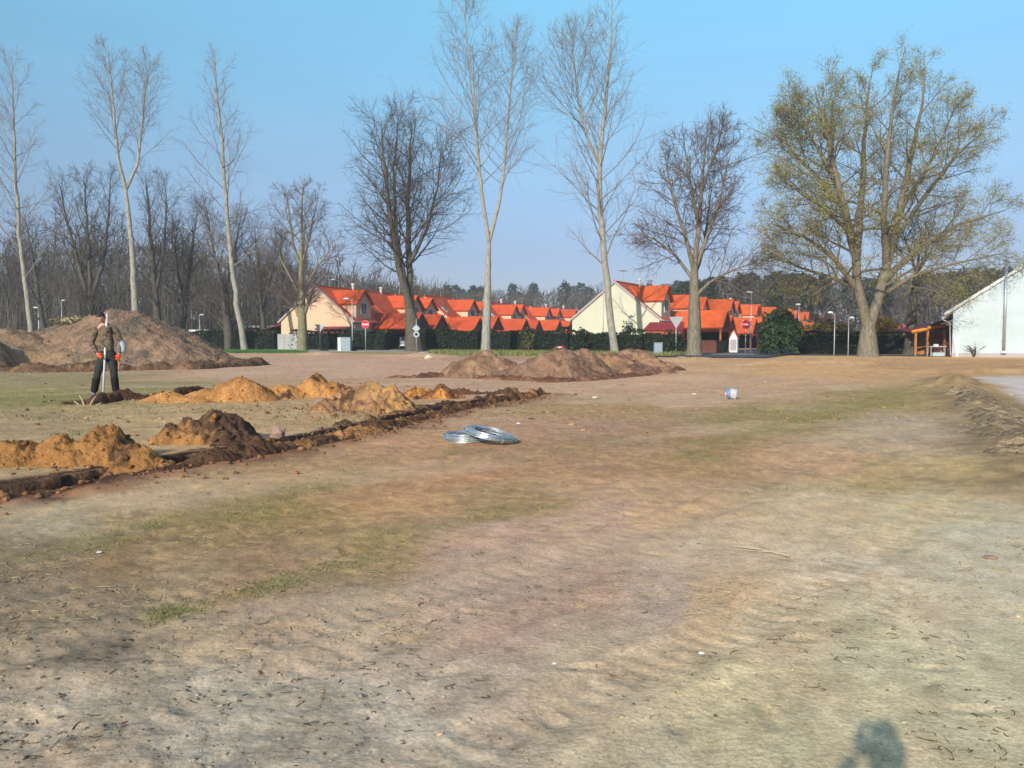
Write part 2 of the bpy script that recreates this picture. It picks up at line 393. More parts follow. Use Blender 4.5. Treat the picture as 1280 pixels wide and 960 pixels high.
def full_height(x, y):
    r = np.hypot(x, y)
    px, py = proj(x, y, 0*x)
    h = base_height(x, y)
    near = sstep(90, 30, r)
    left = sstep(760, 300, px)*sstep(560, 760, py)                   # rough trampled clay, near left
    bl = sstep(520, 60, px)*sstep(700, 780, py)
    sm = .25 + .75*left
    h = h + near*sm*(.016*fbm(x, y, 2.2, 3, 21) + .007*fbm(x, y, 7, 3, 22))
    h = h + near*(.012*left)*(ridged(x, y, 5.5, 3, 31)-.6) + .022*bl*(ridged(x, y, 3.2, 3, 33)-.6)
    mid = sstep(700, 560, py)*sstep(440, 452, py)
    h = h + mid*(.020*fbm(x, y, 1.1, 4, 24, .6) + .012*(ridged(x, y, 3.3, 3, 25)-.6))
    # footprints: shallow dents with raised lips
    cell = .42
    for sd_ in (0, 1):
        gx = x/cell + 17*sd_; gy = y/cell - 9*sd_
        ix = np.floor(gx); iy = np.floor(gy)
        cx = _hash(ix, iy, 51+sd_)*.5+.25; cy = _hash(ix, iy, 53+sd_)*.5+.25; on = _hash(ix, iy, 57+sd_)
        an = _hash(ix, iy, 59+sd_)*3.1416
        ux = (gx-ix-cx); uy = (gy-iy-cy)
        rx = (ux*np.cos(an)+uy*np.sin(an))/.33; ry = (-ux*np.sin(an)+uy*np.cos(an))/.13
        q = rx*rx+ry*ry
        h = h - near*np.where(on > .72, 1, 0)*(.009*np.exp(-q*2.2) - .002*np.exp(-(np.sqrt(q)-1.05)**2*14))*sstep(470, 560, py)
    # wheel ruts
    for k, c in enumerate(RUT):
        d, s, t = seg_dist(x, y, c)
        for off in (0, 1.5):
            dd = np.abs(d*np.where(s == 0, 1, s) - off + .07*fbm(t, t*0, .5, 2, 61+k))
            tread = .0028*np.sin(t*2*np.pi/.13 + 2*np.sign(dd))*np.exp(-(dd/.12)**2)
            h = h + near*sstep(0, .55, vnoise(t*.25, 0*t+k, 71))*(-.009*np.exp(-(dd/.14)**2) + .009*np.exp(-((dd-.22)/.07)**2) + tread)
    # trench
    d, s, t = seg_dist(x, y, TR)
    dd = d*s - .36 + .16*fbm(x, y, 1.6, 4, 81, .65)
    endf = sstep(.0, 1.2, t)
    h = h - .42*np.exp(-(dd/(.17+.15*sstep(3.2, 1.2, t)))**4)*endf
    h = h + .05*np.exp(-(d/.5)**2)*(.6+fbm(x, y, 3, 3, 83))
    d2, s2, t2 = seg_dist(x, y, DITCH2)
    h = h - .3*np.exp(-((d2*s2-.25)/.18)**4)
    # verge of the gravel lane
    d3, s3, t3 = seg_dist(x, y, BERM)
    h = h + (.10+.10*fbm(x, y, 1.1, 3, 91))*np.exp(-(d3/.75)**2)
    bp = G(1190, 487)
    h = h + .32*np.exp(-(((x-bp.x)/.7)**2+((y-bp.y)/.9)**2))*(1+.4*fbm(x, y, 3, 3, 93))
    # low spoil in front of the verge trees
    for (qx, qy, a, rx, ry) in [(395, 444, .25, 3, 1.2), (520, 446, .28, 2.5, 1.2), (845, 452, .30, 2.6, 1.6), (1090, 452, .25, 5, 1.5), (1010, 455, .2, 4, 1.6), (1240, 466, .2, 3, 1.0)]:
        c = G(qx, qy)
        h = h + a*np.exp(-(((x-c.x)/rx)**2+((y-c.y)/ry)**2))*(1+.5*fbm(x, y, .9, 3, 95))
    return h
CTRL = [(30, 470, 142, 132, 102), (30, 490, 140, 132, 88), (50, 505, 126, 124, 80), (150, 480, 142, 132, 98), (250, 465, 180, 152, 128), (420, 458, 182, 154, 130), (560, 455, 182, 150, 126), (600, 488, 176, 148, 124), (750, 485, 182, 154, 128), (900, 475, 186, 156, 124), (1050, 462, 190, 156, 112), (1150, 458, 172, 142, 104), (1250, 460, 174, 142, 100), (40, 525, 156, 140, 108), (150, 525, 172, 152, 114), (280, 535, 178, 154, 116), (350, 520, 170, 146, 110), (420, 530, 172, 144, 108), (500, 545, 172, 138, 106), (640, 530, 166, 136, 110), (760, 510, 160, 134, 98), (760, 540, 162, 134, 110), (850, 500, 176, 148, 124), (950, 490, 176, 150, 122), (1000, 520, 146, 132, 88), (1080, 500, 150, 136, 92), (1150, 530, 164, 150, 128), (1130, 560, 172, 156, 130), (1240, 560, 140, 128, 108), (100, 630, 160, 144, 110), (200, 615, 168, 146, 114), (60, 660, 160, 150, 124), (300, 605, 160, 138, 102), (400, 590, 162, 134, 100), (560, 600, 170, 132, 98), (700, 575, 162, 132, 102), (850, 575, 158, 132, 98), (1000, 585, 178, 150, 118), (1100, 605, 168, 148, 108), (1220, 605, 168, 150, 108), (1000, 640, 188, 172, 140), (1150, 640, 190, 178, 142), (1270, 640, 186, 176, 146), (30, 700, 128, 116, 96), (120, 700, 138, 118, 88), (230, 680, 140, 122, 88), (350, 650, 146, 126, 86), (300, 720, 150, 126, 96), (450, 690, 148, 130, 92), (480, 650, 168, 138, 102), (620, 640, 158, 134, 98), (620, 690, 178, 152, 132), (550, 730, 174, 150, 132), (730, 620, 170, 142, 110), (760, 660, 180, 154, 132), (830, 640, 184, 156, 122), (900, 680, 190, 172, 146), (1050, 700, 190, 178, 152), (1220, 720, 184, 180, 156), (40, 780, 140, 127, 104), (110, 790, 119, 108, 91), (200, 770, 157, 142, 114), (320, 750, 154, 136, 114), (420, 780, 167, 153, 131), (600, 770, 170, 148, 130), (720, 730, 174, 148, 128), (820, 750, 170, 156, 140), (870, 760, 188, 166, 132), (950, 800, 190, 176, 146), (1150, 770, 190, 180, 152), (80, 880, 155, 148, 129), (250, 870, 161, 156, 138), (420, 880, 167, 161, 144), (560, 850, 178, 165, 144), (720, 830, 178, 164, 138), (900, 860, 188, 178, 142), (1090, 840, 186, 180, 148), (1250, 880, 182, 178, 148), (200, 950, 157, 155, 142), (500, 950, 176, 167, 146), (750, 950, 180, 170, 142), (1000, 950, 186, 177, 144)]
GRASS = [([(-40,716),(60,690),(180,655),(330,632),(450,600),(560,575)], 15, .75), ([(210,765),(330,735),(430,705),(500,680),(600,648),(700,622)], 12, .75),
 ([(860,572),(930,550),(1000,528),(1060,508),(1120,492)], 12, .9), ([(620,512),(700,505),(780,500),(850,520),(960,515)], 7, .55), ([(-40,505),(60,500),(160,490),(230,478)], 16, .5),
 ([(960,600),(1050,604),(1150,603),(1300,606)], 6, .4), ([(420,585),(600,570),(760,560)], 12, .35), ([(-50,470),(80,466),(220,465)], 6, .6), ([(560,447),(700,446),(800,448)], 4, .9)]
ALB = np.array((1.21, 1.03, .93)); ALBH = np.array((.96, .91, .90))
def img_dist(px, py, pts):
    best = np.full(px.shape, 1e9)
    for (ax, ay), (bx, by) in zip(pts[:-1], pts[1:]):
        dx, dy = bx-ax, by-ay; t = np.clip(((px-ax)*dx+(py-ay)*dy)/(dx*dx+dy*dy), 0, 1)
        best = np.minimum(best, np.hypot((px-ax-t*dx)*.45, py-ay-t*dy))
    return best
def grass_mask(x, y):
    px, py = proj(x, y, 0*x)
    px = px + 40*fbm(x, y, .5, 3, 101); py = py + 14*fbm(x, y, .6, 3, 102)*np.clip((py-421)/150, .15, 1.5)
    g = 0*x
    for pts, wd, a in GRASS:
        d = img_dist(px, py, pts); g = np.maximum(g, a*np.exp(-(d/wd)**2))
    n = fbm(x, y, 1.6, 5, 104, .65)
    return np.clip(g*(.75+1.7*n), 0, 1)
def ground_color(x, y):
    r = np.hypot(x, y)
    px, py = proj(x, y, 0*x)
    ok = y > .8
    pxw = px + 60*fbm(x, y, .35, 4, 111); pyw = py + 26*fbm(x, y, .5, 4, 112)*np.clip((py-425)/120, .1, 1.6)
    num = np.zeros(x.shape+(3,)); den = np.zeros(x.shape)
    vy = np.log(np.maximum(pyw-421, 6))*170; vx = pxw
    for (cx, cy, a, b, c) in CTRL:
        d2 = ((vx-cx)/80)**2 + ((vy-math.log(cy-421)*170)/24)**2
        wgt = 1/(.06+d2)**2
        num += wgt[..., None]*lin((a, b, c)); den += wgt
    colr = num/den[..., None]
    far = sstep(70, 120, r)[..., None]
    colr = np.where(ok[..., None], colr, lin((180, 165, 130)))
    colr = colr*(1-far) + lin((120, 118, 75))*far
    # soil variety: patches stretched along the direction of travel, pale dust, dark damp spots, rusty sand
    ang = .75; u = x*math.cos(ang)+y*math.sin(ang); v = -x*math.sin(ang)+y*math.cos(ang)
    n1 = fbm(u*.35, v, 1.1, 5, 121, .6)[..., None]; n2 = fbm(x, y, 4.5, 4, 122, .65)[..., None]
    colr = colr*(1+.17*n1)*(1+.26*n2)
    fine = fbm(x, y, 14, 4, 129, .7)[..., None]
    colr = colr*(1+.34*fine*sstep(40, 12, r)[..., None])
    hm = fbm(x, y, 3.2, 4, 151, .6)[..., None]; hm2 = fbm(u*.5, v, 6.5, 3, 152, .6)[..., None]
    colr = colr*(1 + hm*np.array((.07, .01, -.03)) + hm2*np.array((.07, .05, .06)))
    spot = (sstep(.42, .62, fbm(x, y, 7.5, 4, 153, .6)))[..., None]
    colr = colr*(1-.28*spot)
    dust = sstep(.12, .5, fbm(u*.4, v, .8, 4, 123))[..., None]
    colr = colr*(1-.25*dust) + .25*dust*lin((200, 186, 158))
    damp = (sstep(.25, .5, fbm(u*.5, v, 2.6, 4, 124, .65))*sstep(900, 300, px)*sstep(620, 760, py))[..., None]
    colr = colr*(1-.28*damp) + .28*damp*lin((95, 88, 80))
    rust = sstep(.33, .55, fbm(u*.6, v, 1.9, 3, 125))[..., None]
    colr = colr*(1-.09*rust) + .09*rust*lin((200, 150, 90))
    straw = (sstep(.1, .45, fbm(x, y, 9, 4, 126, .7))*sstep(440, 500, py)*sstep(740, 640, py))[..., None]
    colr = colr*(1-.35*straw) + .35*straw*lin((205, 178, 120))
    crack = (sstep(.80, .92, ridged(x, y, 6, 3, 127))*sstep(800, 300, px)*sstep(700, 800, py))[..., None]
    colr = colr*(1-.3*crack)
    g = grass_mask(x, y)[..., None]
    gc = lin((122, 118, 70))*(1+.5*fbm(x, y, 7, 3, 128)[..., None])
    colr = colr*(1-.55*g) + .55*g*gc
    # turned soil beside the trench
    d, s, t = seg_dist(x, y, TR)
    tr = sstep(.95, .25, d+.35*fbm(x, y, 2, 3, 131))[..., None]
    mixs = sstep(-.3, .3, fbm(x, y, 1.2, 3, 133))[..., None]
    colr = colr*(1-tr) + tr*(lin((98, 74, 56))*(1-mixs)+lin((140, 106, 78))*mixs)*(1+.5*n2)
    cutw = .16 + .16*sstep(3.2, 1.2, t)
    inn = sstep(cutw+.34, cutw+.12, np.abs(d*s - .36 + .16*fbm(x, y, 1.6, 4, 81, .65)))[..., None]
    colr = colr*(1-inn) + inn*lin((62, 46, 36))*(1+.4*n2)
    d2, s2, t2 = seg_dist(x, y, DITCH2)
    tr = sstep(.7, .3, d2+.25*fbm(x, y, 2, 3, 135))[..., None]
    colr = colr*(1-tr) + tr*lin((98, 66, 42))*(1+.6*n2)
    d3, s3, t3 = seg_dist(x, y, BERM)
    tr = (.75*sstep(1.3, .4, d3+.5*fbm(x, y, 1.5, 3, 137)))[..., None]
    colr = colr*(1-tr) + tr*lin((128, 112, 84))*(1+.5*n2)
    # gravel lane at the right
    lane = (sstep(0, 30, px-np.interp(py, [440, 468, 480, 500, 525, 560], [1400, 1200, 1225, 1262, 1305, 1360])+25*fbm(x, y, .9, 3, 138))*sstep(468, 474, py)*(y > 3))[..., None]
    colr = colr*(1-lane) + lane*lin((188, 184, 178))*(1+.22*n2)
    # verge beyond the site, bright grass on the left, duller elsewhere
    u1 = Vector((.93, -.37)); 
    vd = (x+28)*.37 + (y-86.5)*.93          # distance beyond the near edge of the cross road
    vg = sstep(-9, -5, vd+1.5*fbm(x, y, .3, 3, 139))[..., None]
    leftg = sstep(-17, -22, x)[..., None]
    gcol = lin((84, 126, 42))*leftg + lin((140, 132, 74))*(1-leftg)
    sandy = sstep(6, 14, x)[..., None]; gcol = gcol*(1-sandy) + lin((196, 162, 108))*sandy
    colr = colr*(1-vg) + vg*gcol*(1+.3*n1)
    return np.clip(colr, .004, 1)*ALB

def build_ground():
    th = [];
    dense = np.linspace(-math.radians(36), math.radians(36), 780)
    rest = np.linspace(math.radians(36), 2*math.pi-math.radians(36), 60)[1:-1]
    th = np.concatenate([dense, rest])
    rs = [.25, .6, 1.0, 1.5, 2.0, 2.4]
    r = 2.5
    while r < 11.5:
        rs.append(r); r += max(.0085, r*r/1238*1.15)
    while r < 36: rs.append(r); r += .105
    while r < 100: rs.append(r); r *= 1.012
    while r < 1200: rs.append(r); r *= 1.22
    rs.append(1400)
    rs = np.array(rs); R, T = np.meshgrid(rs, th, indexing='ij')
    X = R*np.sin(T); Y = R*np.cos(T)
    Z = full_height(X, Y); Z = np.where(R > 100, 0, Z)
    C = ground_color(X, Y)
    nr, nth = R.shape
    V = np.stack([X, Y, Z], -1).reshape(-1, 3); V = np.vstack([V, [[0, 0, 0]]])
    C = np.vstack([C.reshape(-1, 3), [[.3, .28, .2]]])
    i = np.arange(nr-1)[:, None]*nth; j = np.arange(nth)[None]; jn = (j+1) % nth
    F = np.stack([i+j, i+nth+j, i+nth+jn, i+jn], -1).reshape(-1, 4)
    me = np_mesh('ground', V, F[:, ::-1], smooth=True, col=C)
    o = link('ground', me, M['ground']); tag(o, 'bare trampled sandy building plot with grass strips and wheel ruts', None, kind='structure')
    # centre disc
    n = nth; cF = np.stack([np.full(n, n), np.arange(n), (np.arange(n)+1) % n], -1)
    Vc = np.vstack([V[:n], [[0, 0, 0]]]); me2 = np_mesh('ground_under_camera', Vc, cF, True, col=np.full((n+1, 3), .3))
    o2 = link('ground_centre', me2, M['ground'], o); o2['kind'] = 'structure'
    return o
ground = build_ground()

# ------------------------------------------------------------------ cross road and two side streets
V1 = Vector((.93, -.37, 0)).normalized(); U1 = Vector((.37, .93, 0)).normalized()
V2 = Vector((.89, -.45, 0)).normalized(); U2 = Vector((.45, .89, 0)).normalized()
ROW1 = Vector((-22.2, 97, 0)); ROW2 = Vector((10.7, 89, 0))
def strip(name, a, b, hw, z, m, label=None, kind='structure', seg=40):
    a = Vector(a); b = Vector(b); d = (b-a).normalized(); n = Vector((-d.y, d.x, 0))
    V = []; F = []
    for i in range(seg+1):
        p = a.lerp(b, i/seg); V += [p-n*hw+Vector((0, 0, z)), p+n*hw+Vector((0, 0, z))]
        if i: F.append((2*i-2, 2*i-1, 2*i+1, 2*i))
    me = np_mesh(name, np.array([tuple(v) for v in V]), np.array(F)); o = link(name, me, m)
    tag(o, label, None, kind=kind); return o
R0 = Vector((-28, 89.5, 0))
strip('road', R0 - V1*60, R0 + V1*110, 2.9, .012, M['asphalt'], 'grey asphalt road crossing in front of the two house rows')
sA = ROW1 + V1*14 - U1*4.2; strip('side_street', sA, sA + U1*150, 2.4, .016, M['asphalt'], 'asphalt side street along the peach house row')
sB = ROW2 + V2*15 - U2*16; sB = ROW2 + V2*15.5 - U2*25; strip('side_street', sB, sB + U2*200, 4.3, .055, M['asphalt'], 'asphalt side street along the cream house row')
k1 = MB()
for sgn, zz in ((-1, .05), (1, .05)):
    n = Vector((-V1.y, V1.x, 0))*3.0*sgn
    a = R0 - V1*60 + n; b = R0 + V1*(38 if sgn > 0 else 52) + n
    k1.poly([a+Vector((0, 0, -.05)), b+Vector((0, 0, -.05)), b+Vector((0, 0, .1)), a+Vector((0, 0, .1))], Vector((-V1.y, V1.x, 0))*.12*sgn)
tag(k1.build('kerb', M['kerb']), 'pale concrete kerbs edging the cross road', None, kind='structure')

def rocks(P, size, rng, squash=.65):
    t = (1+5**.5)/2
    v = np.array([(-1,t,0),(1,t,0),(-1,-t,0),(1,-t,0),(0,-1,t),(0,1,t),(0,-1,-t),(0,1,-t),(t,0,-1),(t,0,1),(-t,0,-1),(-t,0,1)], float); v /= np.linalg.norm(v[0])
    f = np.array([(0,11,5),(0,5,1),(0,1,7),(0,7,10),(0,10,11),(1,5,9),(5,11,4),(11,10,2),(10,7,6),(7,1,8),(3,9,4),(3,4,2),(3,2,6),(3,6,8),(3,8,9),(4,9,5),(2,4,11),(6,2,10),(8,6,7),(9,8,1)])
    n = len(P); VV = v[None]*(1+rng.uniform(-.35, .35, (n, 12, 1)))*rng.uniform(.6, 1.3, (n, 1, 3))
    a = rng.uniform(0, 6.283, n); ca, sa = np.cos(a)[:, None], np.sin(a)[:, None]
    x = VV[..., 0]*ca-VV[..., 1]*sa; y = VV[..., 0]*sa+VV[..., 1]*ca; VV = np.stack([x, y, VV[..., 2]*squash], -1)*size[:, None, None]*.5
    VV = VV + P[:, None]
    F = (f[None]+np.arange(n)[:, None, None]*12).reshape(-1, 3)
    return VV.reshape(-1, 3), F
# ------------------------------------------------------------------ spoil heaps
def heap(name, label, peaks, cols, x0, x1, y0, y1, nx, ny, m, cat='dirt heap', group=None, rough=.08, sc=2.5, seed=1, holes=(), repose=1.0, cliff=None):
    """peaks: (x, y, height, rx, ry); a height field with its own soil colours; edges dip under the ground"""
    xs = np.linspace(x0, x1, nx); ys = np.linspace(y0, y1, ny); X, Y = np.meshgrid(xs, ys)
    X2 = X + rough*1.6*fbm(X, Y, sc*.6, 3, seed+3); Y2 = Y + rough*1.6*fbm(X, Y, sc*.6, 3, seed+4)
    H = np.full(X.shape, -1.0)
    for (cx, cy, h, rx, ry) in peaks:
        q = np.sqrt(((X2-cx)/rx)**2+((Y2-cy)/ry)**2)
        prof = h*(1.0-q**1.15)*(1-.05*np.exp(-(q/.28)**2))
        H = np.maximum(H, prof) + .12*np.minimum(H, prof).clip(0)
    pos = sstep(-.05, .15, H)
    H = H + pos*rough*(fbm(X, Y, sc, 5, seed, .6) + .7*(ridged(X, Y, sc*1.3, 4, seed+9)-.6))
    H = H + pos*rough*.5*fbm(X, Y, sc*5, 3, seed+19, .7)
    for (cx, cy, dpt, rx, ry) in holes:
        H = H - dpt*np.exp(-((((X-cx)/rx)**2+((Y-cy)/ry)**2))**2)
    Z = base_height(X, Y) + np.clip(H, -.12, None) - .03
    Z = np.where(H < -.1, Z-.25, Z)
    C = np.zeros(X.shape+(3,)); n = fbm(X, Y, sc*.55, 4, seed+31, .6); n2 = fbm(X, Y, sc*3, 4, seed+37, .6)
    t = sstep(-.18, .18, n + .25*n2)[..., None]
    hrel = np.clip(H/max(p[2] for p in peaks), 0, 1)[..., None]
    C = lin(cols[0])*(1-t) + lin(cols[1])*t
    if len(cols) > 2:
        t2 = sstep(.15, .32, fbm(X, Y, sc*.8, 4, seed+41, .65))[..., None]; C = C*(1-t2) + lin(cols[2])*t2
    C = C*(1+.35*n2[..., None])*ALBH
    V = np.stack([X, Y, Z], -1).reshape(-1, 3)
    i = np.arange(ny-1)[:, None]*nx; j = np.arange(nx-1)[None]
    F = np.stack([i+j, i+j+1, i+nx+j+1, i+nx+j], -1).reshape(-1, 4)
    hm = H.reshape(-1); keep = (hm[F] > -.11).any(1); F = F[keep]
    used = np.unique(F); rm = np.zeros(len(V), int); rm[used] = np.arange(len(used))
    V = V[used]; F = rm[F]; C = C.reshape(-1, 3)[used]
    org = np.array([V[:, 0].mean(), V[:, 1].mean(), 0]); V = V-org
    me = np_mesh(name, V, F, smooth=True, col=C); o = link(name, me, m); o.location = org
    rg = np.random.default_rng(seed+77); big = m is M['bigmound']; nc = 260 if big else 170; hh = Z.reshape(-1)[used]
    wt = 1.0/(.06+np.abs(V[:, 2])); pk = rg.choice(len(V), nc, p=wt/wt.sum()); sz = (.05+.40*rg.random(nc)**4) if big else (.018+.10*rg.random(nc)**3)*(1.6 if V[:, 2].max() > .75 else 1)
    CV, CF = rocks(V[pk]+np.stack([0*sz, 0*sz, sz*.12], -1), sz, rg, .7); tt = rg.random(nc)[:, None]
    cc = np.repeat(C[pk]*(.62+.6*tt), 12, 0); link('clods', np_mesh('clods', CV, CF, False, col=cc), m, o)['kind'] = 'stuff'
    tag(o, label, cat, group); return o
ORANGE = (188, 136, 80); ORANGE2 = (164, 114, 66); DARK = (98, 72, 54); DARK2 = (76, 56, 42); BROWN = (142, 108, 82); BROWN2 = (134, 94, 68)
TANS = (178, 140, 98)
gp = 'spoil heaps on the building plot'
# the large bank at the left
def A(px, py): g = G(px, py); return g.x, g.y
bx, by = A(150, 458); 
heap('dirt_mound', 'largest brown earth mound, behind the man with the pole', [(-22.5, 49, 3.0, 6.9, 6.0), (-20.2, 47.5, 1.75, 4.8, 4.2), (-25.6, 50, 2.3, 6, 6)],
     [(128, 104, 84), (144, 118, 94), (112, 98, 82)], -34, -9, 40, 57, 230, 130, M['bigmound'], group=gp, rough=.26, sc=.9, seed=210)
heap('dirt_mound', 'low tan earth bank at the far left edge, with a dark hollow', [(-27.2, 46.2, 2.1, 4.6, 4.2), (-32, 44, 2.1, 5.2, 4.6), (-23.8, 44.6, .9, 5, 3), (-26.0, 42.2, 1.75, 1.9, 2.4)],
     [(136, 112, 86), (152, 126, 96), (118, 100, 76)], -38, -17, 37, 52, 180, 110, M['bigmound'], group=gp, rough=.16, sc=.9, seed=230,
     holes=[(-23.9, 42.6, .75, .9, 1.1)])
c = G(605, 472)
heap('dirt_mound', 'pointed brown earth mound in front of the forked poplar', [(c.x-.1, c.y+1.2, 1.08, 1.75, 1.9), (c.x+1.6, c.y+.6, .55, 1.5, 1.5)],
     [(140, 110, 86), (156, 124, 94), (120, 92, 72)], c.x-3, c.x+4, c.y-2, c.y+4, 150, 90, M['mound'], group=gp, rough=.16, sc=1.7, seed=250)
c = G(700, 474)
heap('dirt_mound', 'broad middle brown earth mound with red and white litter on top', [(c.x+.05, c.y+1.0, 1.12, 2.3, 1.9), (c.x-1.1, c.y+.6, .62, 1.6, 1.5), (c.x+.9, c.y+2, 1.05, 1.6, 1.6)],
     [(130, 102, 80), (144, 114, 90), (112, 86, 68)], c.x-3, c.x+3.6, c.y-2, c.y+4.2, 150, 90, M['mound'], group=gp, rough=.16, sc=1.7, seed=270)
c = G(765, 466)
heap('dirt_mound', 'lumpy reddish earth mound below the tallest poplar', [(c.x, c.y+1.4, .85, 2.0, 1.7), (c.x-1.2, c.y+1.8, .9, 1.5, 1.5), (c.x+.8, c.y-.4, .42, 1.8, 1.2)],
     [(142, 108, 84), (160, 124, 92), (112, 84, 68)], c.x-4, c.x+4, c.y-3, c.y+4, 150, 100, M['mound'], group=gp, rough=.20, sc=1.5, seed=290)
c = G(802, 461)
heap('dirt_mound', 'rounded brown earth mound at the right end of its line', [(c.x-.2, c.y+1.2, .95, 1.8, 1.9), (c.x+.4, c.y+.2, .45, 1.6, 1.3)],
     [(140, 108, 86), (158, 124, 94), (120, 92, 74)], c.x-3.4, c.x+4, c.y-3, c.y+4.4, 140, 90, M['mound'], group=gp, rough=.17, sc=1.6, seed=310)
# orange sand heaps
c = G(288, 505)
heap('sand_heap', 'clean orange sand heap, largest one beside the man', [(c.x, c.y+.75, .60, .95, .85), (c.x-.75, c.y+.6, .26, .7, .6)],
     [ORANGE, ORANGE2], c.x-2.0, c.x+1.4, c.y-.7, c.y+2.0, 120, 80, M['mound'], 'sand heap', gp, .06, 3.5, 330)
c = G(200, 508)
heap('sand_heap', 'low orange sand heap between the man and the clean orange heap', [(c.x, c.y+.5, .25, .72, .5), (c.x+.5, c.y+.45, .14, .6, .4)],
     [ORANGE, ORANGE2], c.x-1.2, c.x+1.5, c.y-.5, c.y+1.4, 80, 50, M['mound'], 'sand heap', gp, .03, 3, 340)
c = G(378, 500)
heap('sand_heap', 'orange and dark brown heap behind the wide crumbly heap', [(c.x+.05, c.y+.9, .56, .62, .7), (c.x-.5, c.y+.45, .32, .8, .6), (c.x+.6, c.y+.9, .42, .8, .6)],
     [ORANGE, ORANGE2, DARK], c.x-1.5, c.x+1.8, c.y-.6, c.y+2.1, 120, 80, M['mound'], 'sand heap', gp, .11, 3.2, 350)
c = G(452, 515)
heap('sand_heap', 'wide crumbly brown and tan heap with a pink stone leaning on it', [(c.x-.05, c.y+.8, .58, .85, .85), (c.x+.45, c.y+.65, .46, .7, .7), (c.x-.5, c.y+.35, .28, .6, .5)],
     [(148, 112, 80), (182, 140, 88), (96, 70, 52)], c.x-1.4, c.x+1.5, c.y-.6, c.y+1.9, 130, 90, M['mound'], 'sand heap', gp, .12, 3.4, 360)
c = G(535, 500)
heap('soil_heap', 'dark brown clod heap with an orange crest at the trench end', [(c.x+.35, c.y+.5, .36, .42, .55), (c.x-.25, c.y+.6, .28, .7, .6)],
     [DARK, (124, 82, 54), (190, 130, 66)], c.x-1.3, c.x+1.2, c.y-.6, c.y+1.6, 100, 70, M['mound'], 'soil heap', gp, .10, 3, 370)
# near left
c = G(95, 585)
heap('sand_heap', 'nearest ochre sand heap with a steep broken peak, left of the dark heap', [(c.x+.10, c.y+.55, .45, .50, .60), (c.x-.35, c.y+.40, .33, .6, .5), (c.x-.95, c.y+.30, .31, .75, .5), (c.x+.4, c.y+.35, .2, .45, .4)],
     [(158, 114, 66), (138, 98, 58), (96, 70, 48)], c.x-2.2, c.x+1.2, c.y-.5, c.y+1.5, 150, 90, M['mound'], 'sand heap', gp, .12, 3.6, 380)
c = G(222, 560)
heap('soil_heap', 'dark damp soil heap with an ochre slope and a black hole in its front', [(c.x-.10, c.y+.55, .36, .42, .5), (c.x+.25, c.y+.75, .46, .65, .6), (c.x+.6, c.y+.5, .2, .6, .4)],
     [(84, 64, 50), (156, 114, 68), (92, 68, 50)], c.x-1.1, c.x+1.6, c.y-.5, c.y+1.6, 140, 90, M['mound'], 'soil heap', gp, .12, 3.4, 391, holes=[(c.x-.14, c.y+.12, .5, .15, .12)])
# spoil ridge along the trench
def ridge_mesh(name, label, pts, width, height, cols, seed, nu=700, nv=26, off=0, m=None, cat='soil ridge'):
    L = [0]
    for a, b in zip(pts[:-1], pts[1:]): L.append(L[-1]+(b-a).length)
    P = np.array([tuple(p) for p in pts]); L = np.array(L); t = np.linspace(0, L[-1], nu)
    cx = np.interp(t, L, P[:, 0]); cy = np.interp(t, L, P[:, 1])
    k = 25; ker = np.ones(k)/k
    cx = np.convolve(np.pad(cx, k//2, 'edge'), ker, 'valid'); cy = np.convolve(np.pad(cy, k//2, 'edge'), ker, 'valid')
    dx = np.gradient(cx); dy = np.gradient(cy); l = np.hypot(dx, dy); nx_, ny_ = -dy/l, dx/l
    v = np.linspace(-1, 1, nv)
    T, Vv = np.meshgrid(t, v, indexing='ij')
    wid = width*(.75+.5*fbm(T, T*0, .8, 3, seed))
    X = cx[:, None]+nx_[:, None]*(Vv*wid+off); Y = cy[:, None]+ny_[:, None]*(Vv*wid+off)
    X = X + .05*fbm(X, Y, 4, 3, seed+1); Y = Y + .05*fbm(X, Y, 4, 3, seed+2)
    gap = sstep(-.55, .0, fbm(T, T*0+3, .9, 3, seed+5))
    prof = (1-Vv**2)
    H = height*prof*(.45+.75*gap)*(1+(1.2 if height < .1 else .6)*fbm(X, Y, 2.4, 4, seed+7, .65)) + prof*(.16*min(height, .11)/.1 if height < .15 else .07)*(ridged(X, Y, 5, 4, seed+8)-.58) + prof*.05*fbm(X, Y, 18, 3, seed+10, .7)
    H = H*sstep(0, .05, (T/L[-1]))*sstep(1, .97, T/L[-1])
    if name == 'soil_ridge' and len(pts) == len(TR): H = H*(.30+.70*sstep(.10, .24, T/L[-1])) if off < 0 else H*sstep(-.25, .25, fbm(T, T*0+9, 1.1, 3, seed+21))*sstep(.16, .3, T/L[-1])
    Z = base_height(X, Y) + H - .015 - .18*sstep(.8, 1, np.abs(Vv))
    n = fbm(X, Y, 1.3, 4, seed+11, .6); n2 = fbm(X, Y, 9, 3, seed+12, .6)
    tt = sstep(-.1, .25, n+.3*n2)[..., None]
    C = (lin(cols[0])*(1-tt)+lin(cols[1])*tt)*(1+.45*n2[..., None])*ALBH
    VV = np.stack([X, Y, Z], -1).reshape(-1, 3)
    i = np.arange(nu-1)[:, None]*nv; j = np.arange(nv-1)[None]
    F = np.stack([i+j, i+nv+j, i+nv+j+1, i+j+1], -1).reshape(-1, 4)
    me = np_mesh(name, VV, F, True, col=C.reshape(-1, 3)); o = link(name, me, m or M['mound']); tag(o, label, cat); return o
ridge_mesh('soil_ridge', 'long dark crumbly soil ridge thrown up along the near side of the trench', TR, .31, .095, [(88, 64, 46), (146, 106, 66)], 410, 900, 26, off=-.12)
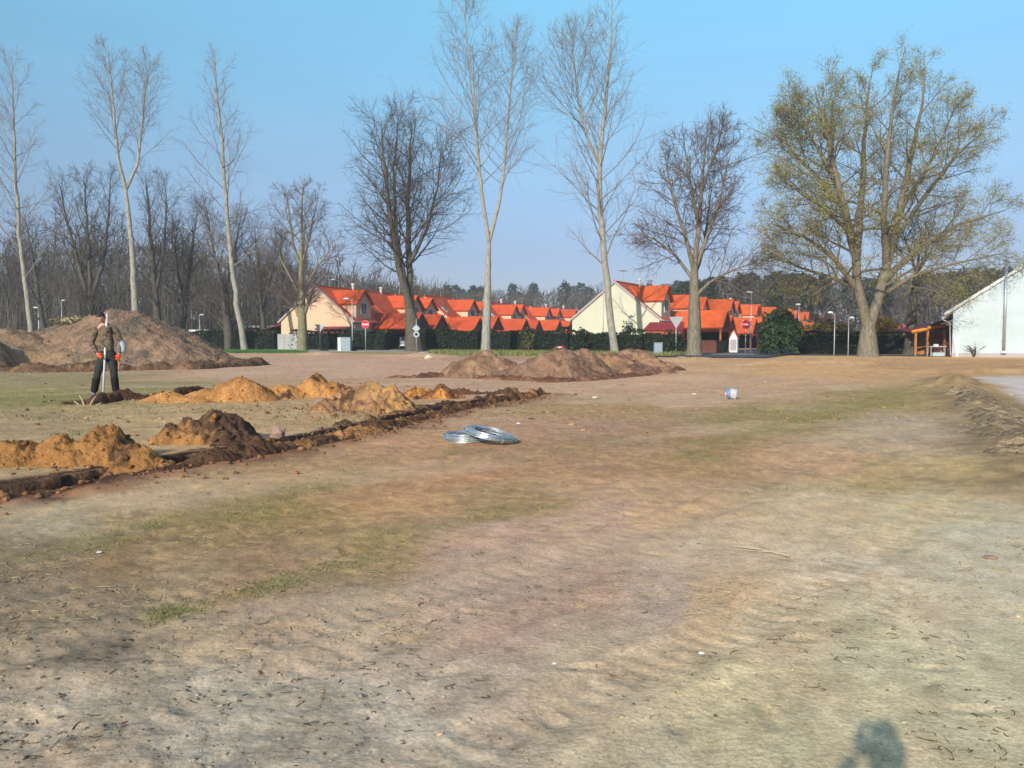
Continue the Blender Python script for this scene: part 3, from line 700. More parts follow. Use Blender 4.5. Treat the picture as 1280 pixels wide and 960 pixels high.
ridge_mesh('soil_ridge', 'ragged row of dark clods along the far side of the trench', TR, .22, .062, [(84, 62, 48), (128, 96, 68)], 417, 800, 20, off=.80)
ridge_mesh('soil_ridge', 'low dark rim of soil along the foot of the large mound',
           [G(x, y) for x, y in [(-40, 462), (60, 465), (160, 463), (260, 461), (330, 455)]], .9, .28, [(100, 78, 58), (132, 102, 76)], 430, 300, 14, m=M['bigmound'])
ridge_mesh('soil_ridge', 'dark clod line of the short trench at the man\'s feet', [G(x, y) for x, y in [(104, 511), (150, 506), (195, 504), (225, 500), (262, 494)]], .25, .16, [DARK2, DARK], 440, 260, 16)
ridge_mesh('soil_ridge', 'rough grey-brown earth ridge running along the pale gravel lane', [Vector((p.x, p.y, 0)) for p in BERM], .80, .125, [(132, 116, 90), (162, 142, 110)], 470, 420, 20)
ridge_mesh('soil_ridge', 'thin dark soil line reaching the earth mounds', [G(x, y) for x, y in [(470, 473), (530, 472), (575, 470), (620, 474), (700, 478), (790, 471), (850, 462)]], .55, .12, [(110, 76, 58), (142, 104, 80)], 450, 300, 12)
ridge_mesh('soil_ridge', 'broken dark soil line beyond the trench end', [G(x, y) for x, y in [(560, 494), (600, 492), (650, 491)]], .3, .1, [DARK, (110, 76, 54)], 455, 160, 12)

# clods, litter, grass (nobody could count them)
def gz(x, y): return full_height(x, y)
def along(pts, n, spread, rng, off=0):
    L = np.cumsum([0]+[(b-a).length for a, b in zip(pts[:-1], pts[1:])]); t = rng.uniform(0, L[-1], n)
    P = np.array([tuple(p) for p in pts]); x = np.interp(t, L, P[:, 0]) + rng.normal(0, spread, n); y = np.interp(t, L, P[:, 1]) + rng.normal(0, spread, n)
    return x, y
r_ = np.random.default_rng(5)
x1, y1 = along(TR, 1500, .30, r_); s1 = .014+.085*r_.random(1500)**3
x2, y2 = along(DITCH2, 160, .2, r_); s2 = .03+.1*r_.random(160)**2
fx = np.array([tuple(G(a, b))[:2] for a, b in zip(r_.uniform(-60, 620, 1700)*r_.random(1700)**.35, 700+260*r_.random(1700)**1.2)]); s3 = .005+.022*r_.random(1700)**5
fz = np.array([tuple(G(a, b))[:2] for a, b in zip(r_.uniform(0, 1300, 1500), 455+500*r_.random(1500)**1.6)]); s4 = .005+.022*r_.random(1500)**4
mx_ = np.array([tuple(G(a, b))[:2] for a, b in zip(r_.normal(110, 110, 260), r_.normal(592, 9, 260))]); s5 = .014+.065*r_.random(260)**4
my_ = np.array([tuple(G(a, b))[:2] for a, b in zip(r_.normal(440, 70, 240), r_.normal(515, 5, 240))]); s6 = .03+.09*r_.random(240)**3
def clods(name, label, x, y, s, c1, c2, seed, m='mound', sq=.65):
    z = gz(x, y) + s*(.15 if sq > .5 else .02)
    V, F = rocks(np.stack([x, y, z], -1), s, np.random.default_rng(seed), sq)
    t = np.repeat(np.random.default_rng(seed+1).random(len(x)), 12)[:, None]
    me = np_mesh(name, V, F, False, col=((lin(c1)*(1-t)+lin(c2)*t)*ALB if sq > .5 else np.repeat(ground_color(x, y), 12, 0)*(.45+.5*t))); o = link(name, me, M[m]); tag(o, label, 'soil clods', kind='stuff'); return o
clods('soil_clods', 'dark soil clods strewn along the trenches', np.concatenate([x1, x2]), np.concatenate([y1, y2]), np.concatenate([s1, s2]), (84, 64, 50), (138, 106, 80), 7)
clods('soil_crumbs', 'grey and tan clay crumbs on the trampled plot', np.concatenate([fx[:, 0], fz[:, 0]]), np.concatenate([fx[:, 1], fz[:, 1]]), np.concatenate([s3, s4]), (132, 116, 96), (182, 160, 124), 8, 'ground', .42)
cz = np.array([tuple(G(a, b))[:2] for a, b in zip(r_.uniform(-20, 1300, 9000), 600+380*r_.random(9000)**.8)]); cz = cz[r_.random(9000) < np.clip(.25+1.6*fbm(cz[:, 0], cz[:, 1], 1.5, 3, 140), 0, 1)][:4500]
clods('fine_crumbs', 'fine soil crumbs scattered over the near sand', cz[:, 0], cz[:, 1], .003+.009*r_.random(len(cz))**2.5, (132, 116, 96), (182, 160, 124), 18, 'ground', .45)
md = np.array([tuple(G(a, b))[:2] for a, b in zip(r_.uniform(-20, 1300, 2600), 447+100*r_.random(2600)**1.2)]); md = md[r_.random(2600) < np.clip(.3+1.8*fbm(md[:, 0], md[:, 1], .6, 3, 141), 0, 1)]
clods('field_clods', 'small clods lying on the middle of the plot', md[:, 0], md[:, 1], .03+.13*r_.random(len(md))**4, (132, 116, 96), (182, 160, 124), 19, 'ground', .48)
clods('sand_clods', 'ochre clods fallen around the sand heaps', np.concatenate([mx_[:, 0], my_[:, 0]]), np.concatenate([mx_[:, 1], my_[:, 1]]), np.concatenate([s5, s6]), (100, 76, 56), (150, 116, 82), 9)
# grass blades
def blades(name, label, n, hgt, wid, seed, m, maskf, lo, hi, lean=.8):
    rg = np.random.default_rng(seed); px = rg.uniform(-60, 1340, n*6); py = lo+(hi-lo)*rg.random(n*6)
    d = np.array([tuple(G(a, b))[:2] for a, b in zip(px, py)]); x, y = d[:, 0], d[:, 1]
    k = rg.random(len(x)) < maskf(x, y); x, y = x[k][:n], y[k][:n]; n = len(x)
    z = gz(x, y)-.004; h = hgt*(.4+rg.random(n)); a = rg.uniform(0, 6.283, n); wv = wid*(.6+.8*rg.random(n))
    lx, ly = rg.normal(0, lean, n)*h, rg.normal(0, lean, n)*h
    p0 = np.stack([x-np.cos(a)*wv, y-np.sin(a)*wv, z], -1); p1 = np.stack([x+np.cos(a)*wv, y+np.sin(a)*wv, z], -1); p2 = np.stack([x+lx, y+ly, z+h], -1)
    V = np.stack([p0, p1, p2], 1).reshape(-1, 3); me = np_mesh(name, V, np.arange(3*n).reshape(n, 3)); o = link(name, me, M[m]); tag(o, label, 'grass', kind='stuff'); return o
blades('grass', 'sparse short green grass growing in strips across the plot', 24000, .026, .0035, 12, 'grass', lambda x, y: np.clip(grass_mask(x, y)*1.6-.25, 0, 1)*np.clip(.5+2.2*fbm(x, y, 3.5, 3, 777), 0, 1), 462, 790)
blades('straw', 'dry straw stems flattened on the soil', 15000, .010, .0035, 13, 'straw', lambda x, y: np.clip(.2+.9*fbm(x, y, 2.5, 3, 126)+.4*grass_mask(x, y), 0, 1), 500, 800, lean=4.5)
blades('dry_grass', 'tufts of dry yellow-grey grass on the left and middle of the plot', 16000, .038, .008, 14, 'drygrass', lambda x, y: np.clip(.15+2.0*fbm(x, y, .8, 4, 143, .65), 0, 1)*np.clip(1.25-proj(x, y, 0*x)[0]/900, .12, 1), 452, 545, lean=1.1)
def curls(name, label, n, seed, m, lo, hi, x0=-40, x1=1320, ln=.05, wd=.0035):
    rg = np.random.default_rng(seed); px = rg.uniform(x0, x1, n*5); py = lo+(hi-lo)*rg.random(n*5)**.9
    d = np.array([tuple(G(a, b))[:2] for a, b in zip(px, py)]); x, y = d[:, 0], d[:, 1]
    kk = rg.random(n*5) < sstep(-.05, .45, fbm(x, y, 1.7, 3, seed+40)); x, y = x[kk][:n], y[kk][:n]; n = len(x)
    K = 5; a = rg.uniform(0, 6.283, n); cv = rg.normal(0, .6, n); L = ln*(.35+1.1*rg.random(n)**2.0); P = np.zeros((n, K, 3)); cxp, cyp = x.copy(), y.copy()
    for k in range(K):
        P[:, k, 0] = cxp; P[:, k, 1] = cyp; cxp = cxp+np.cos(a)*L/(K-1); cyp = cyp+np.sin(a)*L/(K-1); a = a+cv
    P[..., 2] = gz(P[..., 0], P[..., 1])+.002+.004*rg.random((n, 1))
    R = np.ones((n, K))*wd*(.5+.8*rg.random((n, 1))); R[:, -1] *= .3
    V, F = tubes(P, R, 3); me = np_mesh(name, V, F); o = link(name, me, M[m]); tag(o, label, 'debris', kind='stuff'); return o

# ------------------------------------------------------------------ tubes and tree growth
def tubes(P, R, S_):
    """P (n,k,3) polylines, R (n,k) radii -> quads"""
    n, k, _ = P.shape
    T = np.empty_like(P); T[:, 1:-1] = P[:, 2:]-P[:, :-2]; T[:, 0] = P[:, 1]-P[:, 0]; T[:, -1] = P[:, -1]-P[:, -2]
    T /= np.maximum(np.linalg.norm(T, axis=2, keepdims=True), 1e-9)
    ref = np.where(np.abs(T[:, :1, 2:3]) < .8, np.array([0, 0, 1.0]), np.array([1.0, 0, 0])); ref = np.broadcast_to(ref, T.shape)
    A_ = np.cross(T, ref); A_ /= np.maximum(np.linalg.norm(A_, axis=2, keepdims=True), 1e-9); B_ = np.cross(T, A_)
    an = np.arange(S_)*2*math.pi/S_
    ring = P[:, :, None] + R[:, :, None, None]*(np.cos(an)[None, None, :, None]*A_[:, :, None]+np.sin(an)[None, None, :, None]*B_[:, :, None])
    V = ring.reshape(-1, 3)
    b = (np.arange(n)*k*S_)[:, None, None] + (np.arange(k-1)*S_)[None, :, None]; s = np.arange(S_)[None, None]; sn = (s+1) % S_
    F = np.stack([b+s, b+sn, b+S_+sn, b+S_+s], -1).reshape(-1, 4)
    return V, F
def join(parts):
    Vs, Fs, o = [], [], 0
    for V, F in parts:
        if len(V) == 0: continue
        Vs.append(V); Fs.append(F+o); o += len(V)
    return np.vstack(Vs), np.vstack(Fs)
def resample(pts, k):
    P = np.array(pts, float); L = np.concatenate([[0], np.cumsum(np.linalg.norm(P[1:]-P[:-1], axis=1))]); t = np.linspace(0, L[-1], k)
    return np.stack([np.interp(t, L, P[:, i]) for i in range(3)], -1)
def grow(P, R, n, t0, t1, ang, lenf, k, up, jit, rng, rfac=.55, rtip=.012, rmin=.0, angj=.18):
    N, K, _ = P.shape
    i = np.tile(np.arange(n), (N, 1)); t = t0+(t1-t0)*(i+rng.random((N, n)))/n
    f = t*(K-1); a = np.clip(f.astype(int), 0, K-2); fr = (f-a)[..., None]
    rows = np.arange(N)[:, None]
    p = P[rows, a]*(1-fr)+P[rows, a+1]*fr; d = P[rows, a+1]-P[rows, a]; d /= np.maximum(np.linalg.norm(d, axis=2, keepdims=True), 1e-9)
    rp = R[rows, a]*(1-fr[..., 0])+R[rows, a+1]*fr[..., 0]
    Lp = np.linalg.norm(P[:, 1:]-P[:, :-1], axis=2).sum(1)[:, None]
    length = lenf(t, Lp)*(.7+.6*rng.random((N, n)))
    phi = i*2.39996 + rng.random((N, 1))*6.283 + rng.normal(0, .4, (N, n))
    ref = np.where(np.abs(d[..., 2:3]) < .95, np.array([0, 0, 1.0]), np.array([1.0, 0, 0]))
    A_ = np.cross(d, ref); A_ /= np.maximum(np.linalg.norm(A_, axis=2, keepdims=True), 1e-9); B_ = np.cross(d, A_)
    pr = np.cos(phi)[..., None]*A_+np.sin(phi)[..., None]*B_
    an = (ang(t) if callable(ang) else ang)+rng.normal(0, angj, (N, n)); an = an[..., None]
    D = np.cos(an)*d+np.sin(an)*pr
    M_ = N*n; p = p.reshape(M_, 3); D = D.reshape(M_, 3); length = length.reshape(M_); rp = rp.reshape(M_)
    tt = t.reshape(M_)
    Q = np.zeros((M_, k, 3)); Q[:, 0] = p; st = (length/(k-1))[:, None]
    upv = up(tt)[:, None] if callable(up) else up
    for s in range(1, k):
        D = D+rng.normal(0, jit, (M_, 3)); D[:, 2:3] += upv; D /= np.linalg.norm(D, axis=1, keepdims=True); Q[:, s] = Q[:, s-1]+D*st
    r0 = np.maximum(np.minimum(rp*rfac, length*.03+.004), max(rmin, rtip)); w_ = np.linspace(0, 1, k)[None]
    RR = r0[:, None]*(1-w_)+np.minimum(rtip, r0)[:, None]*w_
    return Q, RR
def make_tree(name, label, cat, Y, leaders, cfg, mats, seed, group=None, leaves=None, depth=None, tx=1.0):
    """leaders: list of (list of (px,py[,dy]), r0, r1); first starts at the ground"""
    rng = np.random.default_rng(seed)
    base = W(leaders[0][0][0][0], leaders[0][0][0][1], Y); base.z = 0
    root = empty(name, base); tag(root, label, cat, group)
    b = np.array(tuple(base))
    LP, LR = [], []
    for li, (pts, r0, r1) in enumerate(leaders):
        q = []
        for t in pts:
            dy = t[2] if len(t) > 2 else 0
            v = W(t[0], t[1], Y+dy); q.append(tuple(v))
        P = resample(q, cfg.get('lk', 22)); sgl = np.linalg.norm(P[1]-P[0]); P[2:-1] += rng.normal(0, cfg.get('wob', .06)*.6*min(1, sgl/1.0)**1.5, (len(P)-3, 3))
        if li == 0: P[0, 2] = -.15
        wv = np.linspace(0, 1, len(P)); R = r0*(1-wv)**cfg.get('tap', .85)+r1
        if li == 0: R[0] *= 1.25; R[1] *= 1.04
        LP.append(P-b); LR.append(R)
    LP = np.array(LP); LR = np.array(LR)
    parts = [tubes(LP, LR, 10)]
    V, F = join(parts); me = np_mesh('trunk', V, F, True); link('trunk', me, mats[0], root)
    grown = cfg['levels']; cur, cr = LP[cfg.get('skip', 0):], LR[cfg.get('skip', 0):]; parts = []; tips = []
    sides = [5, 4, 3, 3]
    for li, g in enumerate(grown):
        nP, nR = grow(cur, cr, g['n'], g['t'][0], g['t'][1], g['a'], g['l'], g['k'], g['u'], g['j'], rng, g.get('rf', .5), g.get('rt', .012))
        parts.append(tubes(nP, nR, sides[min(li, 3)]))
        cur, cr = nP, nR
        tips.append(nP)
    V, F = join(parts); me = np_mesh('crown', V, F, False); link('crown', me, mats[1], root)
    if leaves:
        n, size = leaves
        src = np.concatenate([t[:, -2:].reshape(-1, 3) for t in tips[-2:]]); P = src[rng.integers(0, len(src), n)] + rng.normal(0, .16, (n, 3))
        V, F = quads_cloud(P, size*(.6+.8*rng.random(n)), rng, 0); V = V.reshape(-1, 4, 3)[:, :3].reshape(-1, 3); F = np.arange(3*n).reshape(n, 3)
        me = np_mesh('leaves', V, F); link('leaves', me, mats[2], root)
    return root

curls('root_bits', 'dark curly root bits lying on the pale sand', 330, 21, 'rootbit', 660, 960, ln=.05, wd=.0019)
curls('root_bits', 'tiny dry stalks scattered over the brown soil', 1100, 22, 'straw', 520, 820, ln=.09, wd=.002)
curls('root_bits', 'dark crumbly roots in the rough clay at lower left', 200, 23, 'rootbit', 720, 960, x1=620, ln=.045, wd=.0024)

# poplars ------------------------------------------------------------------
POP = dict(lk=26, wob=.06, tap=.8, levels=[
    dict(n=34, t=(.24, .98), a=lambda t: .92-.25*t, l=lambda t, L: (9.0-7.3*t)*(.5+.6*np.sin(np.clip((t-.05)*3.2, 0, 1.57))), k=9, u=.055, j=.075, rf=.27, rt=.014),
    dict(n=8, t=(.22, .97), a=.72, l=lambda t, L: L*(.46-.22*t), k=5, u=.05, j=.10, rf=.45, rt=.009),
    dict(n=5, t=(.15, 1), a=.7, l=lambda t, L: L*(.55-.15*t)+.12, k=3, u=.03, j=.12, rf=.6, rt=.006)])
pg = 'tall bare poplars'
pm = (M['pop_bark'], M['pop_twig'])
make_tree('poplar_tree', 'tall bare pale poplar at the far left edge, leaning left', 'tree', 84, [([(40, 436), (36, 390), (27, 320), (20, 240), (17, 160), (14, 70)], .235, .03)], POP, pm, 1, pg)
make_tree('poplar_tree', 'tall bare poplar forking into a V behind the largest mound', 'tree', 84,
          [([(172, 437), (168, 370), (165, 310), (157, 235)], .24, .14), ([(157, 236), (148, 200, -.5), (143, 150, -1), (135, 62, -1.5)], .15, .02), ([(157, 238), (172, 205, .5), (178, 150, 1), (185, 78, 1.5)], .14, .02)],
          dict(POP, skip=1, levels=[dict(POP['levels'][0], n=26, l=lambda t, L: (6.2-4.6*t)*(.6+.5*np.sin(np.clip((t-.05)*3.2, 0, 1.57))), a=lambda t: .85-.25*t)]+POP['levels'][1:]), pm, 2, pg)
make_tree('poplar_tree', 'tall bare single-trunk poplar on the green verge left of the peach house', 'tree', 90,
          [([(306, 438), (296, 380), (287, 310), (282, 240), (276, 160), (266, 62)], .29, .03)], POP, pm, 3, pg)
make_tree('poplar_tree', 'tall bare poplar forking low into two stems, behind the pointed mound', 'tree', 76,
          [([(607, 442), (609, 380), (611, 300)], .29, .17), ([(611, 302), (601, 230, -.4), (594, 150, -.9), (590, 90, -1.2), (577, 6, -1.5)], .165, .02), ([(611, 304), (625, 250, .5), (633, 180, 1), (637, 120, 1.2), (646, 34, 1.5)], .15, .02)],
          dict(POP, skip=1, lk=24), pm, 4, pg)
PD = dict(POP, skip=0)
e = make_tree('poplar_tree', 'tallest bare poplar, forked high up, beside the cream gable', 'tree', 77,
          [([(769, 442), (762, 390), (757, 330), (750, 260), (750, 204), (757, 130), (764, 60), (765, -8)], .32, .03), ([(750, 206), (735, 175, -.5), (722, 120, -1), (714, 44, -1.5)], .14, .02)],
          dict(PD, levels=[dict(POP['levels'][0], n=38)]+POP['levels'][1:]), pm, 5, pg)
# limes --------------------------------------------------------------------
def LIME(n1=22, s=1.0, n2=9, n3=7, droop=.03):
    return dict(lk=20, wob=.08, tap=.75, skip=0, levels=[
    dict(n=n1, t=(.22, .98), a=lambda t: 1.0-.4*t, l=lambda t, L: s*(7.6-5.0*t), k=8, u=droop, j=.09, rf=.34, rt=.02),
    dict(n=n2, t=(.15, .97), a=.8, l=lambda t, L: L*(.5-.2*t), k=6, u=.035, j=.1, rf=.45, rt=.013),
    dict(n=n3, t=(.15, 1), a=.75, l=lambda t, L: L*(.52-.15*t)+.15, k=3, u=.02, j=.12, rf=.6, rt=.008)])
make_tree('lime_tree', 'large dark bare lime with three upright stems in front of the peach houses', 'tree', 82,
          [([(518, 441), (516, 410), (512, 385)], .56, .42), ([(514, 390), (500, 340, -.6), (487, 270, -1.4), (480, 200, -2), (476, 150, -2)], .36, .02), ([(514, 395), (512, 340, .5), (510, 270, .8), (512, 200, 1), (515, 155, 1)], .36, .02),
           ([(514, 398), (505, 345, 1.5), (495, 290, 2.5), (492, 210, 3), (500, 140, 3)], .26, .02), ([(512, 330), (535, 285, 0), (548, 230, 0), (552, 178, -.5)], .16, .02)],
          dict(LIME(24), skip=1), (M['lime_bark'], M['lime_twig']), 21)
yg = dict(LIME(12, .55, 8, 5, .05))
make_tree('lime_tree', 'small bare tree with a mossy stubbed trunk in front of the peach gable', 'tree', 86,
          [([(378, 440), (378, 400), (377, 370), (376, 330)], .36, .17), ([(376, 332), (366, 305, -.4), (362, 270, -.6), (358, 240, -.8)], .14, .02), ([(376, 332), (386, 300, .4), (392, 270, .6), (398, 245, .6)], .14, .02),
           ([(376, 345), (377, 290), (378, 232)], .17, .02), ([(376, 372), (362, 345), (350, 322), (346, 300)], .12, .02), ([(379, 365), (395, 335), (408, 320), (415, 300)], .11, .02), ([(374, 395), (370, 384), (369, 375)], .16, .10), ([(380, 392), (384, 382), (386, 373)], .16, .09)],
          dict(yg, skip=1), (M['young_bark'], M['young_twig']), 31)
make_tree('lime_tree', 'bare drooping lime between the cream houses\' triangular sign and brown fence', 'tree', 65,
          [([(868, 446), (868, 410), (868, 370), (868, 330)], .36, .23), ([(868, 332), (874, 280, 0), (878, 220, 0), (884, 165, 0)], .20, .02), ([(874, 285, 0), (862, 225, -1), (855, 178, -1.5)], .13, .02), ([(877, 235, 0), (893, 195, .8), (903, 162, 1)], .11, .02), ([(868, 340), (858, 300, -.5), (842, 250, -.8), (832, 205, -.8)], .17, .02), ([(868, 338), (884, 295, .5), (900, 250, .8), (912, 195, 1)], .17, .02),
           ([(868, 372), (888, 352, -.8), (915, 338, -1.2), (945, 328, -1.4)], .13, .02), ([(867, 350), (845, 320, .5), (820, 300, .8), (800, 292, .8)], .13, .02), ([(868, 345), (880, 310, 2), (885, 270, 3), (890, 230, 3)], .15, .02)],
          dict(LIME(14, .60, 8, 6, -.01), skip=1), (M['maple_bark'], M['young_twig']), 41)
# maple --------------------------------------------------------------------
MAP = dict(lk=22, wob=.08, tap=.75, skip=1, levels=[
    dict(n=15, t=(.15, .98), a=lambda t: .98-.3*t, l=lambda t, L: 4.6-2.6*t, k=8, u=.03, j=.10, rf=.38, rt=.018),
    dict(n=8, t=(.15, .97), a=.8, l=lambda t, L: L*(.5-.2*t), k=6, u=.03, j=.1, rf=.45, rt=.011),
    dict(n=6, t=(.15, 1), a=.75, l=lambda t, L: L*(.5-.15*t)+.15, k=3, u=.02, j=.12, rf=.6, rt=.007)])
make_tree('maple_tree', 'largest tree, a broad maple with olive-yellow young leaves left of the pale blue gable', 'tree', 62,
          [([(1085, 447), (1085, 420), (1086, 398)], .45, .34), ([(1084, 408), (1075, 370, -.5), (1068, 310, -1), (1050, 240, -1.5), (1030, 150, -2), (1018, 108, -2)], .36, .02),
           ([(1087, 408), (1098, 370, .5), (1112, 320, 1), (1128, 250, 1.2), (1145, 170, 1.4), (1158, 95, 1.4)], .36, .02),
           ([(1070, 330, -.8), (1075, 270, 1), (1080, 190, 2), (1085, 110, 2), (1090, 92, 2)], .28, .02), ([(1108, 330, 1), (1105, 270, -1), (1108, 200, -2), (1118, 120, -2.4), (1124, 90, -2.4)], .26, .02),
           ([(1074, 365, -.5), (1040, 320, -1.5), (1005, 295, -2.5), (965, 280, -3)], .22, .02), ([(1105, 350, .6), (1150, 310, 1.2), (1200, 280, 2), (1258, 262, 2.4)], .24, .02),
           ([(1118, 300, 1), (1160, 240, 2.5), (1200, 190, 3), (1228, 165, 3)], .2, .02), ([(1060, 290, -1.2), (1040, 200, .5), (1040, 130, 1), (1048, 105, 1)], .2, .02), ([(1055, 260, -1.4), (1020, 220, 0), (990, 190, .5), (975, 160, .5)], .18, .02),
           ([(1128, 260, 1.2), (1170, 190, 0), (1196, 130, 0)], .15, .02), ([(1040, 215, -1.5), (1010, 165, -1), (990, 140, -1)], .13, .02), ([(1098, 372, .5), (1140, 345, -1), (1190, 330, -2), (1245, 318, -2.4)], .16, .02), ([(1072, 360, -.6), (1035, 345, .6), (1000, 335, 1.5), (968, 318, 2)], .14, .02), ([(1062, 290, -1), (1030, 260, -3), (1000, 240, -4), (975, 225, -4)], .16, .02)],
          MAP, (M['maple_bark'], M['maple_twig'], M['maple_leaf']), 51, leaves=(110000, .085))
make_tree('bare_tree', 'dark slender bare tree growing beside the timber shelter', 'tree', 68,
          [([(1137, 445), (1139, 415), (1141, 380), (1146, 340)], .36, .14), ([(1146, 342), (1136, 312), (1128, 290)], .12, .02), ([(1146, 342), (1160, 320), (1172, 300)], .12, .02), ([(1145, 350), (1150, 310), (1152, 280)], .12, .02)],
          dict(LIME(10, .45, 7, 5, .02), skip=1), (M['lime_bark'], M['lime_twig']), 61)
# bare trees of the wood edge, left ------------------------------------------
WT = lambda s: dict(lk=18, wob=.10, tap=.75, skip=0, levels=[
    dict(n=20, t=(.2, .99), a=lambda t: .85-.35*t, l=lambda t, L: s*(7.2-4.4*t), k=7, u=.06, j=.09, rf=.36, rt=.018),
    dict(n=7, t=(.15, .97), a=.8, l=lambda t, L: L*(.5-.2*t), k=5, u=.05, j=.1, rf=.45, rt=.012),
    dict(n=6, t=(.15, 1), a=.75, l=lambda t, L: L*(.55-.15*t)+.15, k=3, u=.03, j=.12, rf=.6, rt=.009)])
wm = (M['wood_bark'], M['wood_twig'])
eg = 'bare trees along the wood edge'
edge = [
 ('many-stemmed bare tree spreading above the peak of the largest mound', 100, [([(118, 436), (115, 400), (112, 375)], .5, .3), ([(112, 380), (98, 330), (85, 280), (72, 225)], .26, .02), ([(112, 380), (112, 330), (108, 270), (105, 215)], .24, .02), ([(113, 378), (128, 330), (135, 275), (138, 222)], .26, .02)], .75),
 ('dark bare tree behind the V-forked poplar\'s right side', 104, [([(200, 437), (196, 380), (190, 320), (186, 270), (182, 220)], .4, .02), ([(196, 360), (205, 310), (208, 260), (206, 228)], .2, .02)], .8),
 ('bare tree halfway between the V-forked poplar and the verge poplar', 108, [([(228, 437), (230, 390), (238, 330), (246, 262)], .36, .02), ([(231, 380), (222, 340), (218, 290)], .18, .02)], .75),
 ('grey-stemmed bare tree whose foot stands left of the verge poplar', 97, [([(288, 438), (284, 400), (278, 360)], .42, .2), ([(278, 362), (268, 320), (258, 260)], .2, .02), ([(279, 365), (292, 325), (300, 275)], .2, .02)], .75),
 ('leaning bare tree on the left flank of the wood', 106, [([(60, 437), (50, 390), (42, 330), (30, 268)], .36, .02)], .8),
 ('bare tree between the verge poplar and the small stubbed tree', 110, [([(330, 437), (328, 390), (322, 330), (318, 282)], .34, .02), ([(328, 385), (340, 340), (345, 300)], .16, .02)], .7),
 ('bare tree showing over the left end of the peach gable roof', 118, [([(352, 437), (350, 390), (352, 330), (350, 285)], .34, .02)], .75),
]
for i, (lb, Y, ld, s) in enumerate(edge):
    make_tree('bare_tree', lb, 'tree', Y, ld, dict(WT(s), skip=0), wm, 70+i, eg)

# ------------------------------------------------------------------ woods as masses
def proto_bare(seed, h=15, n1=13, n2=6, n3=4, spread=1.0):
    rng = np.random.default_rng(seed)
    P = resample([(0, 0, -.3), (rng.normal(0, .5), rng.normal(0, .5), h*.5), (rng.normal(0, 1.2), rng.normal(0, 1.2), h)], 9)[None]; R = (.22*(1-np.linspace(0, 1, 9))**.8+.03)[None]
    a, ra = grow(P, R, n1, .3, .98, lambda t: .85-.3*t, lambda t, L: spread*(4.6-2.8*t), 4, .07, .1, rng, .45, .04)
    b, rb = grow(a, ra, n2, .2, 1, .75, lambda t, L: L*(.5-.15*t), 3, .05, .1, rng, .5, .028)
    parts = [tubes(P, R, 5), tubes(a, ra, 3), tubes(b, rb, 3)]
    if n3:
        c_, rc = grow(b, rb, n3, .2, 1, .7, lambda t, L: L*.6, 2, .02, .1, rng, .6, .02); parts.append(tubes(c_, rc, 3))
    return join(parts)
def place(protos, items, rng):
    out = []
    for (x, y, s, sz) in items:
        V, F = protos[rng.integers(len(protos))]; a = rng.uniform(0, 6.283); ca, sa = math.cos(a), math.sin(a)
        Q = np.stack([(V[:, 0]*ca-V[:, 1]*sa)*s+x, (V[:, 0]*sa+V[:, 1]*ca)*s+y, V[:, 2]*sz], -1); out.append((Q, F))
    return join(out)
rw = np.random.default_rng(99)
protos = [proto_bare(300+i, 15, 13, 6, 3) for i in range(4)]
def top_l(px):   # height of the wood's skyline, in picture rows, along the left
    return np.interp(px, [-200, 0, 60, 120, 200, 260, 330, 400, 460, 540, 640], [300, 300, 296, 292, 285, 300, 310, 318, 335, 345, 352])
items = []
for i in range(64):
    px = rw.uniform(-150, 520); Y = rw.uniform(118, 190); hgt = CAMH + (421-(top_l(px)+rw.normal(8, 12)))*Y/FPX
    x = (px-640)/FPX*Y; items.append((x, Y, hgt/15*.95, hgt/15))
V, F = place(protos, items, rw)
o = link('bare_woods', np_mesh('bare_woods', V, F), M['wood_twig']); tag(o, 'dense leafless grey-brown wood rising behind the left mound and peach houses', 'woods', kind='stuff')
# thin stems and brush filling the wood
n = 5200; px = rw.uniform(-260, 560, n); Y = rw.uniform(116, 215, n); x = (px-640)/FPX*Y; h = (rw.random(n)**.8)*(CAMH+(421-top_l(px)-4)*Y/FPX)*.92+1.5
P = np.stack([np.stack([x, Y, 0*x-.2], -1), np.stack([x+rw.normal(0, .5, n), Y, h*.5], -1), np.stack([x+rw.normal(0, 1.4, n), Y+rw.normal(0, 1, n), h], -1)], 1)
R = np.stack([.03+.10*rw.random(n)**2, .03+.06*rw.random(n)**2, .015+0*x], 1)
Va, Fa = tubes(P, R, 3)
n = 26000; px = rw.uniform(-260, 560, n); Y = rw.uniform(150, 225, n); x = (px-640)/FPX*Y; zmax = CAMH+(421-top_l(px)-14)*Y/FPX; z = zmax*rw.random(n)**1.1*.92
P = np.stack([x, Y, z], -1); d = rw.normal(0, 1, (n, 3)); d[:, 2] = np.abs(d[:, 2])*1.6+.4; d /= np.linalg.norm(d, axis=1, keepdims=True); L = rw.uniform(.8, 2.6, n)[:, None]; sd_ = np.cross(d, rw.normal(0, 1, (n, 3))); sd_ /= np.linalg.norm(sd_, axis=1, keepdims=True)
Vb = np.stack([P-sd_*.10, P+sd_*.10, P+d*L+sd_*.03, P+d*L-sd_*.03], 1).reshape(-1, 3)
V, F = join([(Va, Fa), (Vb, np.arange(4*n).reshape(n, 4))])
o = link('woodland_brush', np_mesh('woodland_brush', V, F), M['wood_twig']); tag(o, 'thin stems and brushwood filling the leafless wood on the left', 'undergrowth', kind='stuff')
